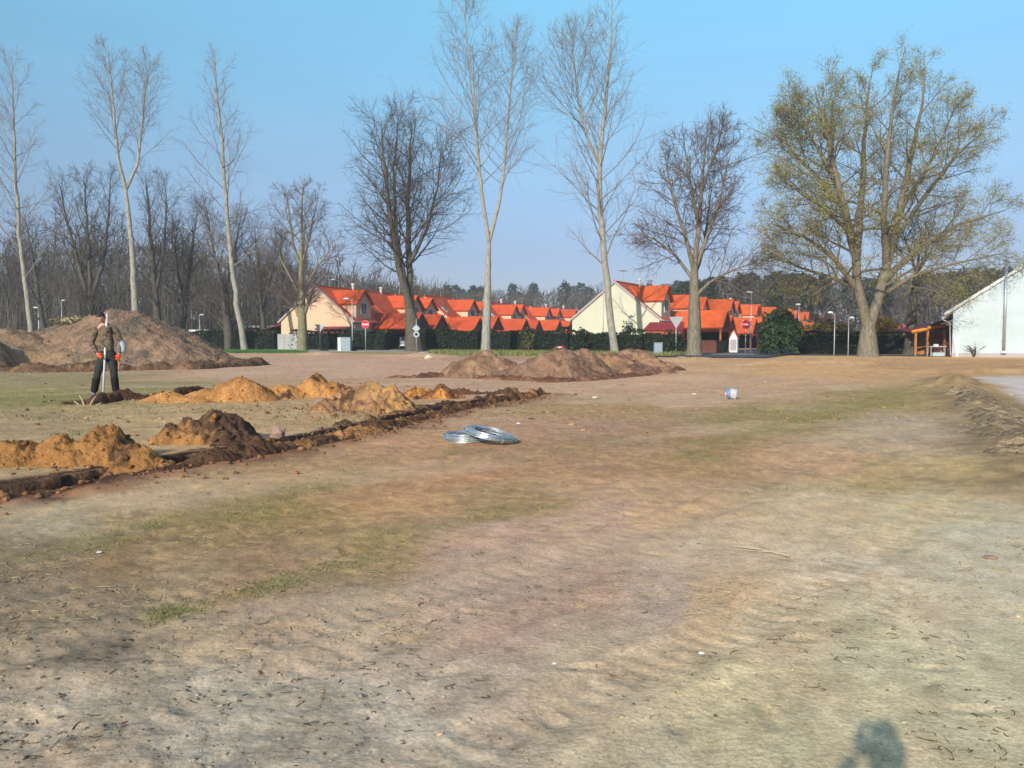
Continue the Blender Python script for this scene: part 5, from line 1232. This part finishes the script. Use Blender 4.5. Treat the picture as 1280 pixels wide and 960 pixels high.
bush(726, 78.5, 1.8, 2.1, M['hedge'], 'small dark shrub at the left foot of the cream gable', 16, 600, .18)
bush(560, 85, 1.4, 2.5, M['hedge'], 'narrow dark shrub between the lime and the pointed mound', 17, 600, .18)
bush(840, 73, 2.6, 1.9, M['hedge'], 'dark shrub beside the triangular sign', 18, 900, .18)
bush(90, 49.5, 2.4, .4, M['drygrass'], 'pale dry grass tuft on the shoulder of the largest mound', 19, 500, .12, name='grass_tuft')
for k in (-1,):
    g = bpy.data.objects[[o.name for o in COL.objects if o.get('label', '').startswith('pale dry grass tuft')][0]]; g.location.z = 2.2
bush(660, 79, 1.5, 2.0, M['olive_bush'], 'thin brown shrub behind the middle of the earth mounds', 20, 200, .14)
bush(1218, 61.2, 1.2, 1.1, M['wood_twig'], 'leafless little shrub before the pale blue gable', 22, 70, .06)

# bright grass verge geometry, left and middle
def verge(name, label, poly, n, seed, m, hgt=.16):
    rg = np.random.default_rng(seed); P = np.array([tuple(p)[:2] for p in poly]); lo, hi = P.min(0), P.max(0)
    q = rg.random((n*4, 2))*(hi-lo)+lo; inside = np.zeros(len(q), bool); j = len(P)-1
    for i in range(len(P)):
        c_ = ((P[i, 1] > q[:, 1]) != (P[j, 1] > q[:, 1])) & (q[:, 0] < (P[j, 0]-P[i, 0])*(q[:, 1]-P[i, 1])/(P[j, 1]-P[i, 1]+1e-9)+P[i, 0]); inside ^= c_; j = i
    q = q[inside][:n]; n = len(q); h = hgt*(.4+rg.random(n)); a = rg.uniform(0, 6.283, n); z = gz(q[:, 0], q[:, 1])
    w_ = .05; p0 = np.stack([q[:, 0]-np.cos(a)*w_, q[:, 1]-np.sin(a)*w_, z], -1); p1 = np.stack([q[:, 0]+np.cos(a)*w_, q[:, 1]+np.sin(a)*w_, z], -1); p2 = np.stack([q[:, 0]+rg.normal(0, .05, n), q[:, 1]+rg.normal(0, .05, n), z+h], -1)
    V = np.stack([p0, p1, p2], 1).reshape(-1, 3); o = link(name, np_mesh(name, V, np.arange(3*n).reshape(n, 3)), M[m]); tag(o, label, 'grass', kind='stuff')
verge('verge_grass', 'bright green grass verge left of the small stubbed tree', [P0(270, 95), P0(372, 88.0), P0(385, 80), P0(290, 76)], 9000, 3, 'verge', .12)
verge('verge_grass', 'rough olive grass verge between the lime and the cream gable', [P0(530, 81.5), P0(715, 76), P0(860, 69), P0(830, 62), P0(560, 66)], 9000, 4, 'grass', .28)

# ------------------------------------------------------------------ street furniture
def pole(root, h, r, m='greysteel'): return MB().tube([(0, 0, -.1), (0, 0, h)], r, 10).build('pole', M[m], root, smooth=True)
def no_entry(px, Y, label):
    a = P0(px, Y); r = empty('no_entry_sign', a, math.radians(0)); tag(r, label, 'road sign', 'no entry signs'); pole(r, 3.0, .04)
    zc = W(px, 405.5, Y).z
    d = MB().tube([(0, -.05, zc), (0, -.07, zc)], .40, 32).build('disc', M['white'], r)
    MB().tube([(0, -.072, zc), (0, -.078, zc)], .385, 32).build('red_face', M['signred'], d)
    MB().box2((-.30, -.086, zc-.07), (.30, -.080, zc+.07)).build('white_bar', M['white'], d)
    for z in (zc-.18, zc+.18): MB().box((0, -.02, z), (.12, .06, .04)).build('clamp', M['greysteel'], r)
no_entry(457, 87.5, 'no entry sign in front of the clipped hedge by the peach house')
no_entry(932, 73, 'no entry sign at the mouth of the street by the cream houses')
def yield_back(px, Y, label, s, tz):
    a = P0(px, Y); r = empty('give_way_sign', a); tag(r, label, 'road sign', 'give way signs seen from behind'); zc = W(px, tz, Y).z; pole(r, zc+.2, .04)
    p = MB().poly([(-s, -.02, zc+s*.55), (s, -.02, zc+s*.55), (0, -.02, zc-s*1.1)], (0, -.015, 0)).build('sign_plate', M['signgrey'], r)
    MB().box((0, -.05, zc+.2), (s*1.2, .02, .05)).build('bracket', M['greysteel'], r)
yield_back(400, 88, 'grey back of a triangular sign beside the small stubbed tree', .52, 409)
yield_back(845, 72, 'grey back of the larger triangular sign left of the drooping lime', .60, 401)
a = P0(520.5, 78); r = empty('priority_sign', a); tag(r, 'small signpost with a diamond and a round plate before the three-stemmed lime', 'road sign'); pole(r, 3.1, .035)
for (z, hs, m) in ((W(520, 410.5, 78).z, .36, 'signgrey'), ):
    MB().poly([(-hs, -.05, z), (0, -.05, z+hs), (hs, -.05, z), (0, -.05, z-hs)], (0, -.015, 0)).build('diamond_plate', M[m], r)
z = W(520, 418, 78).z; d = MB().tube([(0, -.05, z), (0, -.065, z)], .27, 20).build('round_plate', M['signgrey'], r); MB().tube([(0, -.067, z), (0, -.072, z)], .13, 16).build('plate_centre', M['dark'], d)
def lamp(px, topy, Y, label, arm=-.6, r=.05):
    a = P0(px, Y); t = empty('street_lamp', a); tag(t, label, 'street lamp', 'street lamps'); h = W(px, topy, Y).z
    MB().tube([(0, 0, -.1), (0, 0, h*.35), (0, 0, h)], [r*1.4, r, r*.8], 8).build('pole', M['greysteel'], t, smooth=True)
    MB().tube([(0, 0, h-.12), (arm*.5, 0, h), (arm, 0, h+.03)], .03, 6).build('arm', M['greysteel'], t)
    hs = .2 if r < .04 else .32; MB().poly([(arm-hs, -.14, h), (arm+hs, -.14, h), (arm+hs*.6, -.1, h+.14), (arm-hs*.6, -.1, h+.14)], (0, .26, 0)).build('lamp_head', M['white'], t, bevel=.03); return t
lamp(440.5, 374, 88, 'thin street lamp between the triangular sign and the no entry sign at the peach house', -.6)
lamp(424, 350, 114, 'street lamp rising behind the peach house roof', -.7)
lamp(754, 344, 80.5, 'street lamp just left of the tallest poplar', .25)
t = lamp(938.5, 366, 75, 'street lamp right behind the no entry sign by the cream houses', -.2)
MB().box((0, -.1, W(938, 420, 75).z), (.25, .12, .35)).build('service_box', M['trim'], t)
lamp(998, 381, 100, 'street lamp above the roofs right of the juniper', -.1)
lamp(1043, 391.5, 64, 'street lamp post left of the maple with its head to the left', -.35, .036)
lamp(1060.5, 398, 65, 'street lamp post nearest the maple trunk', .2, .034)
lamp(49, 385, 108, 'far street lamp among the trees at the left edge', -.3, .07)
lamp(78, 376, 108, 'far street lamp left of the man\'s head above the mound', .3, .07)
lamp(250, 394, 108, 'far street lamp behind the mound\'s right slope', .3, .07)

# ------------------------------------------------------------------ coils of wire, canister, litter
def coil(name, label, loc, rot, R0_, thick, hgt, strands, seed, grp):
    rg = np.random.default_rng(seed); root = empty(name, loc); root.rotation_euler = rot; tag(root, label, 'wire coil', grp)
    n = strands; K = 44; ph = np.linspace(0, 2*math.pi, K+1)[None]
    ro = R0_-thick*rg.random((n, 1)); zo = hgt*rg.random((n, 1)); a = rg.uniform(0, 6.283, (n, 1)); e = rg.normal(0, .014, (n, 1))
    rad = ro*(1+.02*np.sin(2*ph+a*1))+e*np.sin(ph+a); zz = zo+.012*np.sin(ph+a*2)+.008*np.sin(3*ph+a)
    P = np.stack([rad*np.cos(ph), rad*np.sin(ph), zz+.006], -1); Rr = np.full(P.shape[:2], .0085)
    V, F = tubes(P, Rr, 3); link('wire_turns', np_mesh('wire_turns', V, F, True), M['galv'], root)
    for k in range(4):
        an = k*1.571+.5; t = MB(); c0 = Vector((math.cos(an), math.sin(an), 0)); rc = R0_-thick/2
        t.tube([c0*(rc+(thick/2+.012)*math.cos(q))+Vector((0, 0, hgt/2+(hgt/2+.014)*math.sin(q))) for q in [2*math.pi*j/12 for j in range(13)]], .005, 5, cap=False); t.build('tie', M['galv'], root, True)
    return root
cg = 'coils of galvanised wire on the brown soil'
g1 = G(586, 551); zb = float(gz(np.array([g1.x]), np.array([g1.y]))[0])
coil('wire_coil', 'flat-lying silver wire coil, the left one of the pair', (g1.x, g1.y+.05, zb+.0), (0, 0, 0), .355, .14, .085, 80, 1, cg)
g2 = G(615, 553)
coil('wire_coil', 'tilted silver wire coil resting on the flat one', (g2.x-.02, g2.y-.06, zb+.088), (math.radians(2), math.radians(14), 0), .37, .13, .05, 62, 2, cg)
# clear canister with blue label
a = G(914, 499); za = float(gz(np.array([a.x]), np.array([a.y]))[0]); cn = empty('plastic_canister', (a.x, a.y, za)); tag(cn, 'crumpled clear plastic canister with a blue band lying on the open ground', 'canister'); cn.rotation_euler = (0, 0, math.radians(-12)); cn.scale = (.85, 1, 1)
MB().tube([(-.03, 0, .13), (.02, 0, .135), (.08, 0, .13), (.13, 0, .125), (.145, 0, .12)], [.118, .125, .12, .128, .09], 18).build('body', M['clear'], cn, True)
MB().tube([(-.13, 0, .12), (-.10, 0, .125), (-.035, 0, .13)], [.07, .105, .12], 18).build('blue_band', M['bluelabel'], cn, True)
MB().tube([(-.16, 0, .12), (-.13, 0, .12)], .04, 12).build('cap', M['white'], cn, True)
MB().box((.06, -.118, .12), (.11, .012, .06)).build('label', M['pinklabel'], cn, bevel=.004)
rl = random.Random(3)
def litter(px, py, s, m, label, z=0, name='litter_scrap', cat='litter', squash=.35):
    a = G(px, py, z); 
    if z == 0: a.z = float(gz(np.array([a.x]), np.array([a.y]))[0])
    b = MB(); r = bmesh.ops.create_icosphere(b.bm, subdivisions=2, radius=s/2)['verts']
    for v in r:
        v.co.x *= 1+rl.uniform(-.25, .25); v.co.y *= .7+rl.uniform(-.15, .15); v.co.z = v.co.z*squash*(1+rl.uniform(-.3, .3))
    o = b.build(name, M[m]); o.location = (a.x, a.y, a.z+s*squash*.35); tag(o, label, cat); return o
litter(877, 815, .028, 'paper', 'tiny white scrap on the pale sand at lower right')
litter(693, 831, .018, 'paper', 'tiny white scrap on the sand left of the other scrap')
litter(648, 530, .07, 'paper', 'small white scrap on the brown soil right of the wire coils')
litter(664, 525, .11, 'rootbit', 'dark lump beside the scrap right of the wire coils', name='soil_lump', cat='soil lump')
litter(124, 689, .04, 'paper', 'white scrap in the grassy strip at left')
litter(775, 481, .22, 'redstone', 'red and white scrap in front of the lumpy mound')
litter(527, 445, .9, 'stone', 'flat pale stone beside the foot of the three-stemmed lime', name='stone', cat='stone')
litter(536, 449, .5, 'stone', 'smaller pale stone in front of the flat one', name='stone', cat='stone', squash=.6)
litter(1238, 699, .10, 'redstone', 'brown lump on the sand near the right edge', name='soil_lump', cat='soil lump', squash=.2)
litter(744, 497, .16, 'stone', 'pale stone on the pinkish path beyond the wire coils', name='stone', cat='stone')
litter(868, 493, .14, 'stone', 'pale stone on the path left of the canister', name='stone', cat='stone')
o = litter(403, 512, .34, 'redstone', 'pinkish stone slab leaning on the crumbly heap', name='stone', cat='stone', squash=.9); o.rotation_euler = (.3, .5, .2)
o = litter(347, 549, .22, 'redstone', 'dark pointed stone standing alone before the trench ridge', name='stone', cat='stone', squash=1.0)
o = litter(703, 473, .2, 'signred', 'red and white litter on top of the broad earth mound'); mg = G(703, 474); o.location = (mg.x+.02, mg.y+.75, .98+.12)
o = litter(712, 473, .14, 'paper', 'white paper scrap beside the red litter on the mound'); o.location = (mg.x-.05, mg.y+.68, .98+.1)
# forked dry twig
a = G(955, 690); za = float(gz(np.array([a.x]), np.array([a.y]))[0])
b = MB(); p0, p1, p2, p3 = G(910, 685), G(950, 691), G(987, 698), G(925, 690)
for q in (p0, p1, p2, p3): q.z = float(gz(np.array([q.x]), np.array([q.y]))[0])+.012
b.tube([p2, p1+Vector((0, 0, .008)), p0], [.007, .006, .002], 6); b.tube([p1+Vector((0, 0, .008)), p1+Vector((-.07, .05, .015)), G(938, 684, .03)], [.005, .004, .002], 5); b.tube([p1.lerp(p2, .3), p3], [.004, .002], 5)
tag(b.build('dry_twig', M['twig']), 'pale forked dry twig lying on the sand', 'twig')
# cream branches at the man's feet
a = G(106, 511); b = MB()
for (dx, dy, ln_, an, el) in ((0, 0, .26, 2.2, .9), (.08, .02, .24, 1.2, .9), (-.1, .05, .22, 2.6, .5), (.14, .05, .2, .9, .4)):
    q = Vector((a.x+dx, a.y+dy, .03)); b.tube([q, q+Vector((math.cos(an)*ln_*.5, .05, ln_*el*.6)), q+Vector((math.cos(an)*ln_, .1, ln_*el))], [.016, .013, .008], 7)
tag(b.build('cut_branches', M['twig']), 'pale cut branches lying at the left end of the short trench', 'branches')

# ------------------------------------------------------------------ people
def skin_mesh(name, verts, edges, radii, root_i, m, parent, sub=2):
    me = bpy.data.meshes.new(name); me.from_pydata([tuple(v) for v in verts], edges, []); me.update()
    o = link(name, me, m, parent)
    me.skin_vertices.new() if hasattr(me.skin_vertices, 'new') and len(me.skin_vertices) == 0 else None
    sm = o.modifiers.new('skin', 'SKIN'); sm.use_smooth_shade = True
    sk = me.skin_vertices[0].data if len(me.skin_vertices) else None
    for i, r in enumerate(radii):
        rr = r if isinstance(r, tuple) else (r, r); sk[i].radius = rr; sk[i].use_root = (i == root_i)
    s = o.modifiers.new('sub', 'SUBSURF'); s.levels = sub; s.render_levels = sub
    return o
def limb(J, names, rad, name, m, root, ri=0):
    v = [J[n] for n in names]; return skin_mesh(name, v, [(i, i+1) for i in range(len(v)-1)], rad, ri, m, root)
def hand(J, side, root, m, fdir, curl, name):
    w_ = Vector(J['wrist'+side]); f = Vector(fdir).normalized(); curl = Vector(curl).normalized(); across = f.cross(curl).normalized()
    v = [w_, w_+f*.045, w_+f*.085]; rad = [(.026, .022), (.036, .018), (.036, .016)]; e = [(0, 1), (1, 2)]
    for k, (o_, ln_) in enumerate(((-.030, .068), (-.010, .078), (.010, .073), (.028, .058))):
        b0 = w_+f*.09+across*o_; i0 = len(v); v += [b0, b0+f*ln_*.42+curl*ln_*.12, b0+f*ln_*.55+curl*ln_*.5, b0+f*ln_*.35+curl*ln_*.85]; rad += [.010, .0095, .009, .008]
        e += [(2, i0), (i0, i0+1), (i0+1, i0+2), (i0+2, i0+3)]
    sgn = 1 if side == 'R' else -1
    b0 = w_+f*.03+across*(-.034*sgn); i0 = len(v); v += [b0, b0+f*.03-across*.016*sgn+curl*.02, b0+f*.05-across*.008*sgn+curl*.045]; rad += [.013, .011, .009]; e += [(1, i0), (i0, i0+1), (i0+1, i0+2)]
    return skin_mesh(name, v, e, rad, 0, m, root, 1)
def head(J, root, facing, cap=None):
    c = Vector(J['head']); f = Vector(facing).normalized(); up = (c-Vector(J['neck'])).normalized(); up = (up-f*up.dot(f)*.5).normalized(); rt = f.cross(up).normalized(); up = rt.cross(f).normalized()
    b = MB(); vs = bmesh.ops.create_uvsphere(b.bm, u_segments=28, v_segments=20, radius=1)['verts']
    for v in vs:
        x, y, z = v.co  # x right, y forward, z up
        w_ = .076*(1-.20*max(0, -z)**1.5); px_ = x*w_; py_ = y*.094*(1 if y < 0 else 1-.06*max(0, -z)); pz = z*.115
        if y > .75 and abs(x) < .22: # nose
            py_ += .022*math.exp(-((z+.12)/.22)**2)*math.exp(-(x/.14)**2)
        if y > .6: py_ -= .010*math.exp(-((z-.12)/.14)**2)*(math.exp(-((abs(x)-.38)/.18)**2))   # eye sockets
        if y > .6: py_ += .006*math.exp(-((z+.45)/.1)**2)*math.exp(-(x/.3)**2)                   # mouth
        v.co = c + rt*px_ + f*py_ + up*pz
    hd = b.build('head', M['skin'], root, True)
    for s in (-1, 1):
        q = c+rt*s*.028+f*.083+up*.012; e = MB(); bmesh.ops.create_icosphere(e.bm, subdivisions=2, radius=.010); bmesh.ops.translate(e.bm, verts=e.bm.verts, vec=q); e.build('eye', M['hair'], hd, True)
        e = MB(); bmesh.ops.create_icosphere(e.bm, subdivisions=2, radius=1); bmesh.ops.transform(e.bm, matrix=Matrix.Translation(c+rt*s*.078-f*.008-up*.005) @ Matrix.Diagonal((.012, .02, .032, 1)), verts=e.bm.verts); e.build('ear', M['skin'], hd, True)
    h = MB(); vs = bmesh.ops.create_uvsphere(h.bm, u_segments=28, v_segments=18, radius=1)['verts']; kill = []
    for v in vs:
        x, y, z = v.co
        if (z < -.15 and y > -.2) or z < -.55 or (y > .55 and z < .42): kill.append(v)
        v.co = c + rt*x*.083 + f*(y*.101-.004) + up*(z*.124+.004)
    bmesh.ops.delete(h.bm, geom=kill, context='VERTS'); hr = h.build('hair', M['hair'], root, True); s = hr.modifiers.new('thick', 'SOLIDIFY'); s.thickness = .012
    return hd
def figure(root, J, cloth_top, cloth_leg, glove, boots, facing, fL, fR, cL, cR):
    """one continuous body under fitted clothes"""
    names = ['pelvis', 'waist', 'chest', 'neckbase', 'neck', 'hipL', 'kneeL', 'ankleL', 'hipR', 'kneeR', 'ankleR', 'shL', 'elL', 'wristL', 'shR', 'elR', 'wristR']
    idx = {n: i for i, n in enumerate(names)}; v = [J[n] for n in names]
    e = [('pelvis', 'waist'), ('waist', 'chest'), ('chest', 'neckbase'), ('neckbase', 'neck'), ('pelvis', 'hipL'), ('hipL', 'kneeL'), ('kneeL', 'ankleL'), ('pelvis', 'hipR'), ('hipR', 'kneeR'), ('kneeR', 'ankleR'), ('neckbase', 'shL'), ('shL', 'elL'), ('elL', 'wristL'), ('neckbase', 'shR'), ('shR', 'elR'), ('elR', 'wristR')]
    rd = [(.13, .10), (.125, .09), (.145, .10), (.07, .06), .05, .08, .05, .035, .08, .05, .035, .05, .036, .024, .05, .036, .024]
    skin_mesh('body', v, [(idx[a], idx[b]) for a, b in e], rd, 0, M['skin'], root)
    n2 = ['waistlow', 'waist', 'chest', 'neckbase', 'collar', 'shL', 'elL', 'cuffL', 'shR', 'elR', 'cuffR']; i2 = {n: i for i, n in enumerate(n2)}
    JJ = dict(J); JJ['waistlow'] = Vector(J['pelvis']).lerp(Vector(J['waist']), .1); JJ['collar'] = Vector(J['neckbase']).lerp(Vector(J['neck']), .75)
    for s in 'LR': JJ['cuff'+s] = Vector(J['el'+s]).lerp(Vector(J['wrist'+s]), .93); JJ['hem'+s] = Vector(J['knee'+s]).lerp(Vector(J['ankle'+s]), .96)
    e2 = [('waistlow', 'waist'), ('waist', 'chest'), ('chest', 'neckbase'), ('neckbase', 'collar'), ('neckbase', 'shL'), ('shL', 'elL'), ('elL', 'cuffL'), ('neckbase', 'shR'), ('shR', 'elR'), ('elR', 'cuffR')]
    skin_mesh('jacket', [JJ[n] for n in n2], [(i2[a], i2[b]) for a, b in e2], [(.165, .125), (.16, .12), (.185, .135), (.105, .09), (.075, .07), .082, .060, .044, .082, .060, .044], 2, cloth_top, root)
    n3 = ['pelvis', 'waistlow', 'hipL', 'kneeL', 'hemL', 'hipR', 'kneeR', 'hemR']; i3 = {n: i for i, n in enumerate(n3)}
    e3 = [('pelvis', 'waistlow'), ('pelvis', 'hipL'), ('hipL', 'kneeL'), ('kneeL', 'hemL'), ('pelvis', 'hipR'), ('hipR', 'kneeR'), ('kneeR', 'hemR')]
    JJ['waistlow'] = Vector(J['pelvis']).lerp(Vector(J['waist']), .95); skin_mesh('trousers', [JJ[n] for n in n3], [(i3[a], i3[b]) for a, b in e3], [(.15, .12), (.155, .115), .105, .078, .068, .105, .078, .068], 0, cloth_leg, root)
    for s in 'LR':
        k = Vector(J['knee'+s]); an = Vector(J['ankle'+s]); skin_mesh('lower_leg_cloth', [k.lerp(an, .05), k.lerp(an, .5), k.lerp(an, .95)], [(0, 1), (1, 2)], [.088, .080, .076], 0, M['knee'], root)
        t = Vector(J['toe'+s]); skin_mesh('boot', [an+Vector((0, 0, .06)), Vector((an.x, an.y, t.z+.03)), t], [(0, 1), (1, 2)], [.058, .052, .040], 0, boots, root)
    hand(J, 'L', root, glove, fL, cL, 'glove' if glove is M['glove'] else 'hand'); hand(J, 'R', root, glove, fR, cR, 'glove' if glove is M['glove'] else 'hand')
    head(J, root, facing)
# the man with the pole (faces the camera, head bowed); L/R are picture left and right
mp_ = G(131, 497.5, .09); mr = empty('person', (mp_.x, mp_.y, .075)); tag(mr, 'man in brown camouflage jacket, dark trousers and orange gloves holding a white pole', 'person')
mr.rotation_euler = (0, 0, math.radians(12)); mr.scale = (1.06, 1.06, 1.06)
kx = 1/58.0
J = dict(pelvis=(.07, 0, .93), waist=(.07, .01, 1.06), chest=(.06, .0, 1.33), neckbase=(.03, -.02, 1.52), neck=(.01, -.05, 1.60), head=(-.01, -.08, 1.70),
         hipL=(-.03, 0, .86), kneeL=(-.13, -.04, .50), ankleL=(-.22, .02, .10), toeL=(-.25, -.17, .035), hipR=(.17, 0, .86), kneeR=(.20, -.05, .50), ankleR=(.22, .02, .10), toeR=(.24, -.17, .035),
         shL=(-.14, 0, 1.45), elL=(-.24, .03, 1.17), wristL=(-.07, -.17, .93), shR=(.23, 0, 1.45), elR=(.34, .04, 1.18), wristR=(.32, -.14, .92))
figure(mr, {k: Vector(v) for k, v in J.items()}, M['camo'], M['trousers'], M['glove'], M['boots'], (-.1, -1, -.75), (.45, -.75, -.3), (.1, -.75, -.6), (.8, .5, .0), (-.6, .4, -.4))
R_ = Matrix.Rotation(math.radians(12), 4, 'Z')
def man(p): return Vector(mr.location) + R_ @ (Vector(p)*1.06)
b = MB(); q0 = W(128.2, 497.5, mp_.y-.15); q0.z = .02; q1 = W(133.5, 392.5, mp_.y-.05); b.tube([q0, q1], .022, 12); po = b.build('measuring_pole', M['white'], None, True); tag(po, 'white measuring pole standing upright in the man\'s grip', 'pole')
# shovel held with its blade up beside the hip
b = MB(); s0 = man((.33, -.20, .62)); s1 = man((.34, -.10, .98)); sh_ = empty('shovel', s0); tag(sh_, 'shovel with a shiny rounded blade held up at the man\'s side', 'shovel')
b.tube([s0, s1], .017, 8); parented(b.build('shaft', M['wood']), sh_)
b = MB(); ax_ = (s1-s0).normalized(); sd2 = ax_.cross(Vector((0, 1, 0))).normalized(); nn = sd2.cross(ax_)
rows = []
for i in range(9):
    t = i/8; wd = .115*math.sqrt(max(0, 1-(abs(t-.4)/.62)**2.4))+.004; rows.append([b.bm.verts.new(s1+ax_*(t*.30-.02)+sd2*(wd*u)+nn*(.03*(u*u)+.02*t*t)) for u in np.linspace(-1, 1, 7)])
for i in range(8):
    for j in range(6): b.bm.faces.new((rows[i][j], rows[i][j+1], rows[i+1][j+1], rows[i+1][j]))
bl = parented(b.build('blade', M['galv'], None, True), sh_); bl.data.materials[0] = M['shovel']; so = bl.modifiers.new('thick', 'SOLIDIFY'); so.thickness = .004
# the photographer, standing behind the camera; his shadow falls into the picture
ph = empty('person', (-.14, -.33, 0), math.radians(-24)); ph.scale = (.68, .86, .94); tag(ph, 'photographer holding up a phone, his shadow falling on the sand at lower right', 'person')
J = dict(pelvis=(0, -.02, .92), waist=(0, 0, 1.05), chest=(0, 0, 1.30), neckbase=(0, .0, 1.47), neck=(0, .02, 1.55), head=(0, .04, 1.66),
         hipL=(-.09, 0, .85), kneeL=(-.12, .02, .48), ankleL=(-.13, -.02, .10), toeL=(-.15, .16, .04), hipR=(.09, 0, .85), kneeR=(.12, .02, .48), ankleR=(.13, -.02, .10), toeR=(.15, .16, .04),
         shL=(-.18, 0, 1.42), elL=(-.27, .15, 1.34), wristL=(-.13, .12, 1.60), shR=(.18, 0, 1.42), elR=(.24, .13, 1.19), wristR=(.10, .22, 1.43))
figure(ph, {k: Vector(v) for k, v in J.items()}, M['trousers'], M['trousers'], M['skin'], M['boots'], (0, 1, -.1), (.15, .35, 1), (-.15, .35, 1), (.8, -.2, .1), (-.8, -.2, .1))
tag(MB().box((0, 0, 0), (.15, .009, .075)).build('smartphone', M['dark'], bevel=.004), 'smartphone held up in the photographer\'s hands', 'phone')
phone = [o for o in COL.objects if o.name == 'smartphone'][0]; phone.location = (-.03, -.07, CAMH+.01); phone.rotation_euler = (0, 0, math.radians(-24))

# ------------------------------------------------------------------ spring haze
hz = MB().box((0, 0, 19.5), (2900, 2900, 43)).build('haze', None)
hz.data.materials.clear(); m = bpy.data.materials.new('haze_air'); m.use_nodes = True; n = m.node_tree.nodes; n.remove(n['Principled BSDF'])
pv = n.new('ShaderNodeVolumePrincipled'); pv.inputs['Color'].default_value = (.86, .90, 1, 1); pv.inputs['Density'].default_value = HAZE
m.node_tree.links.new(pv.outputs[0], n['Material Output'].inputs['Volume']); hz.data.materials.append(m); tag(hz, 'thin pale spring haze over the whole plot', None, kind='stuff')
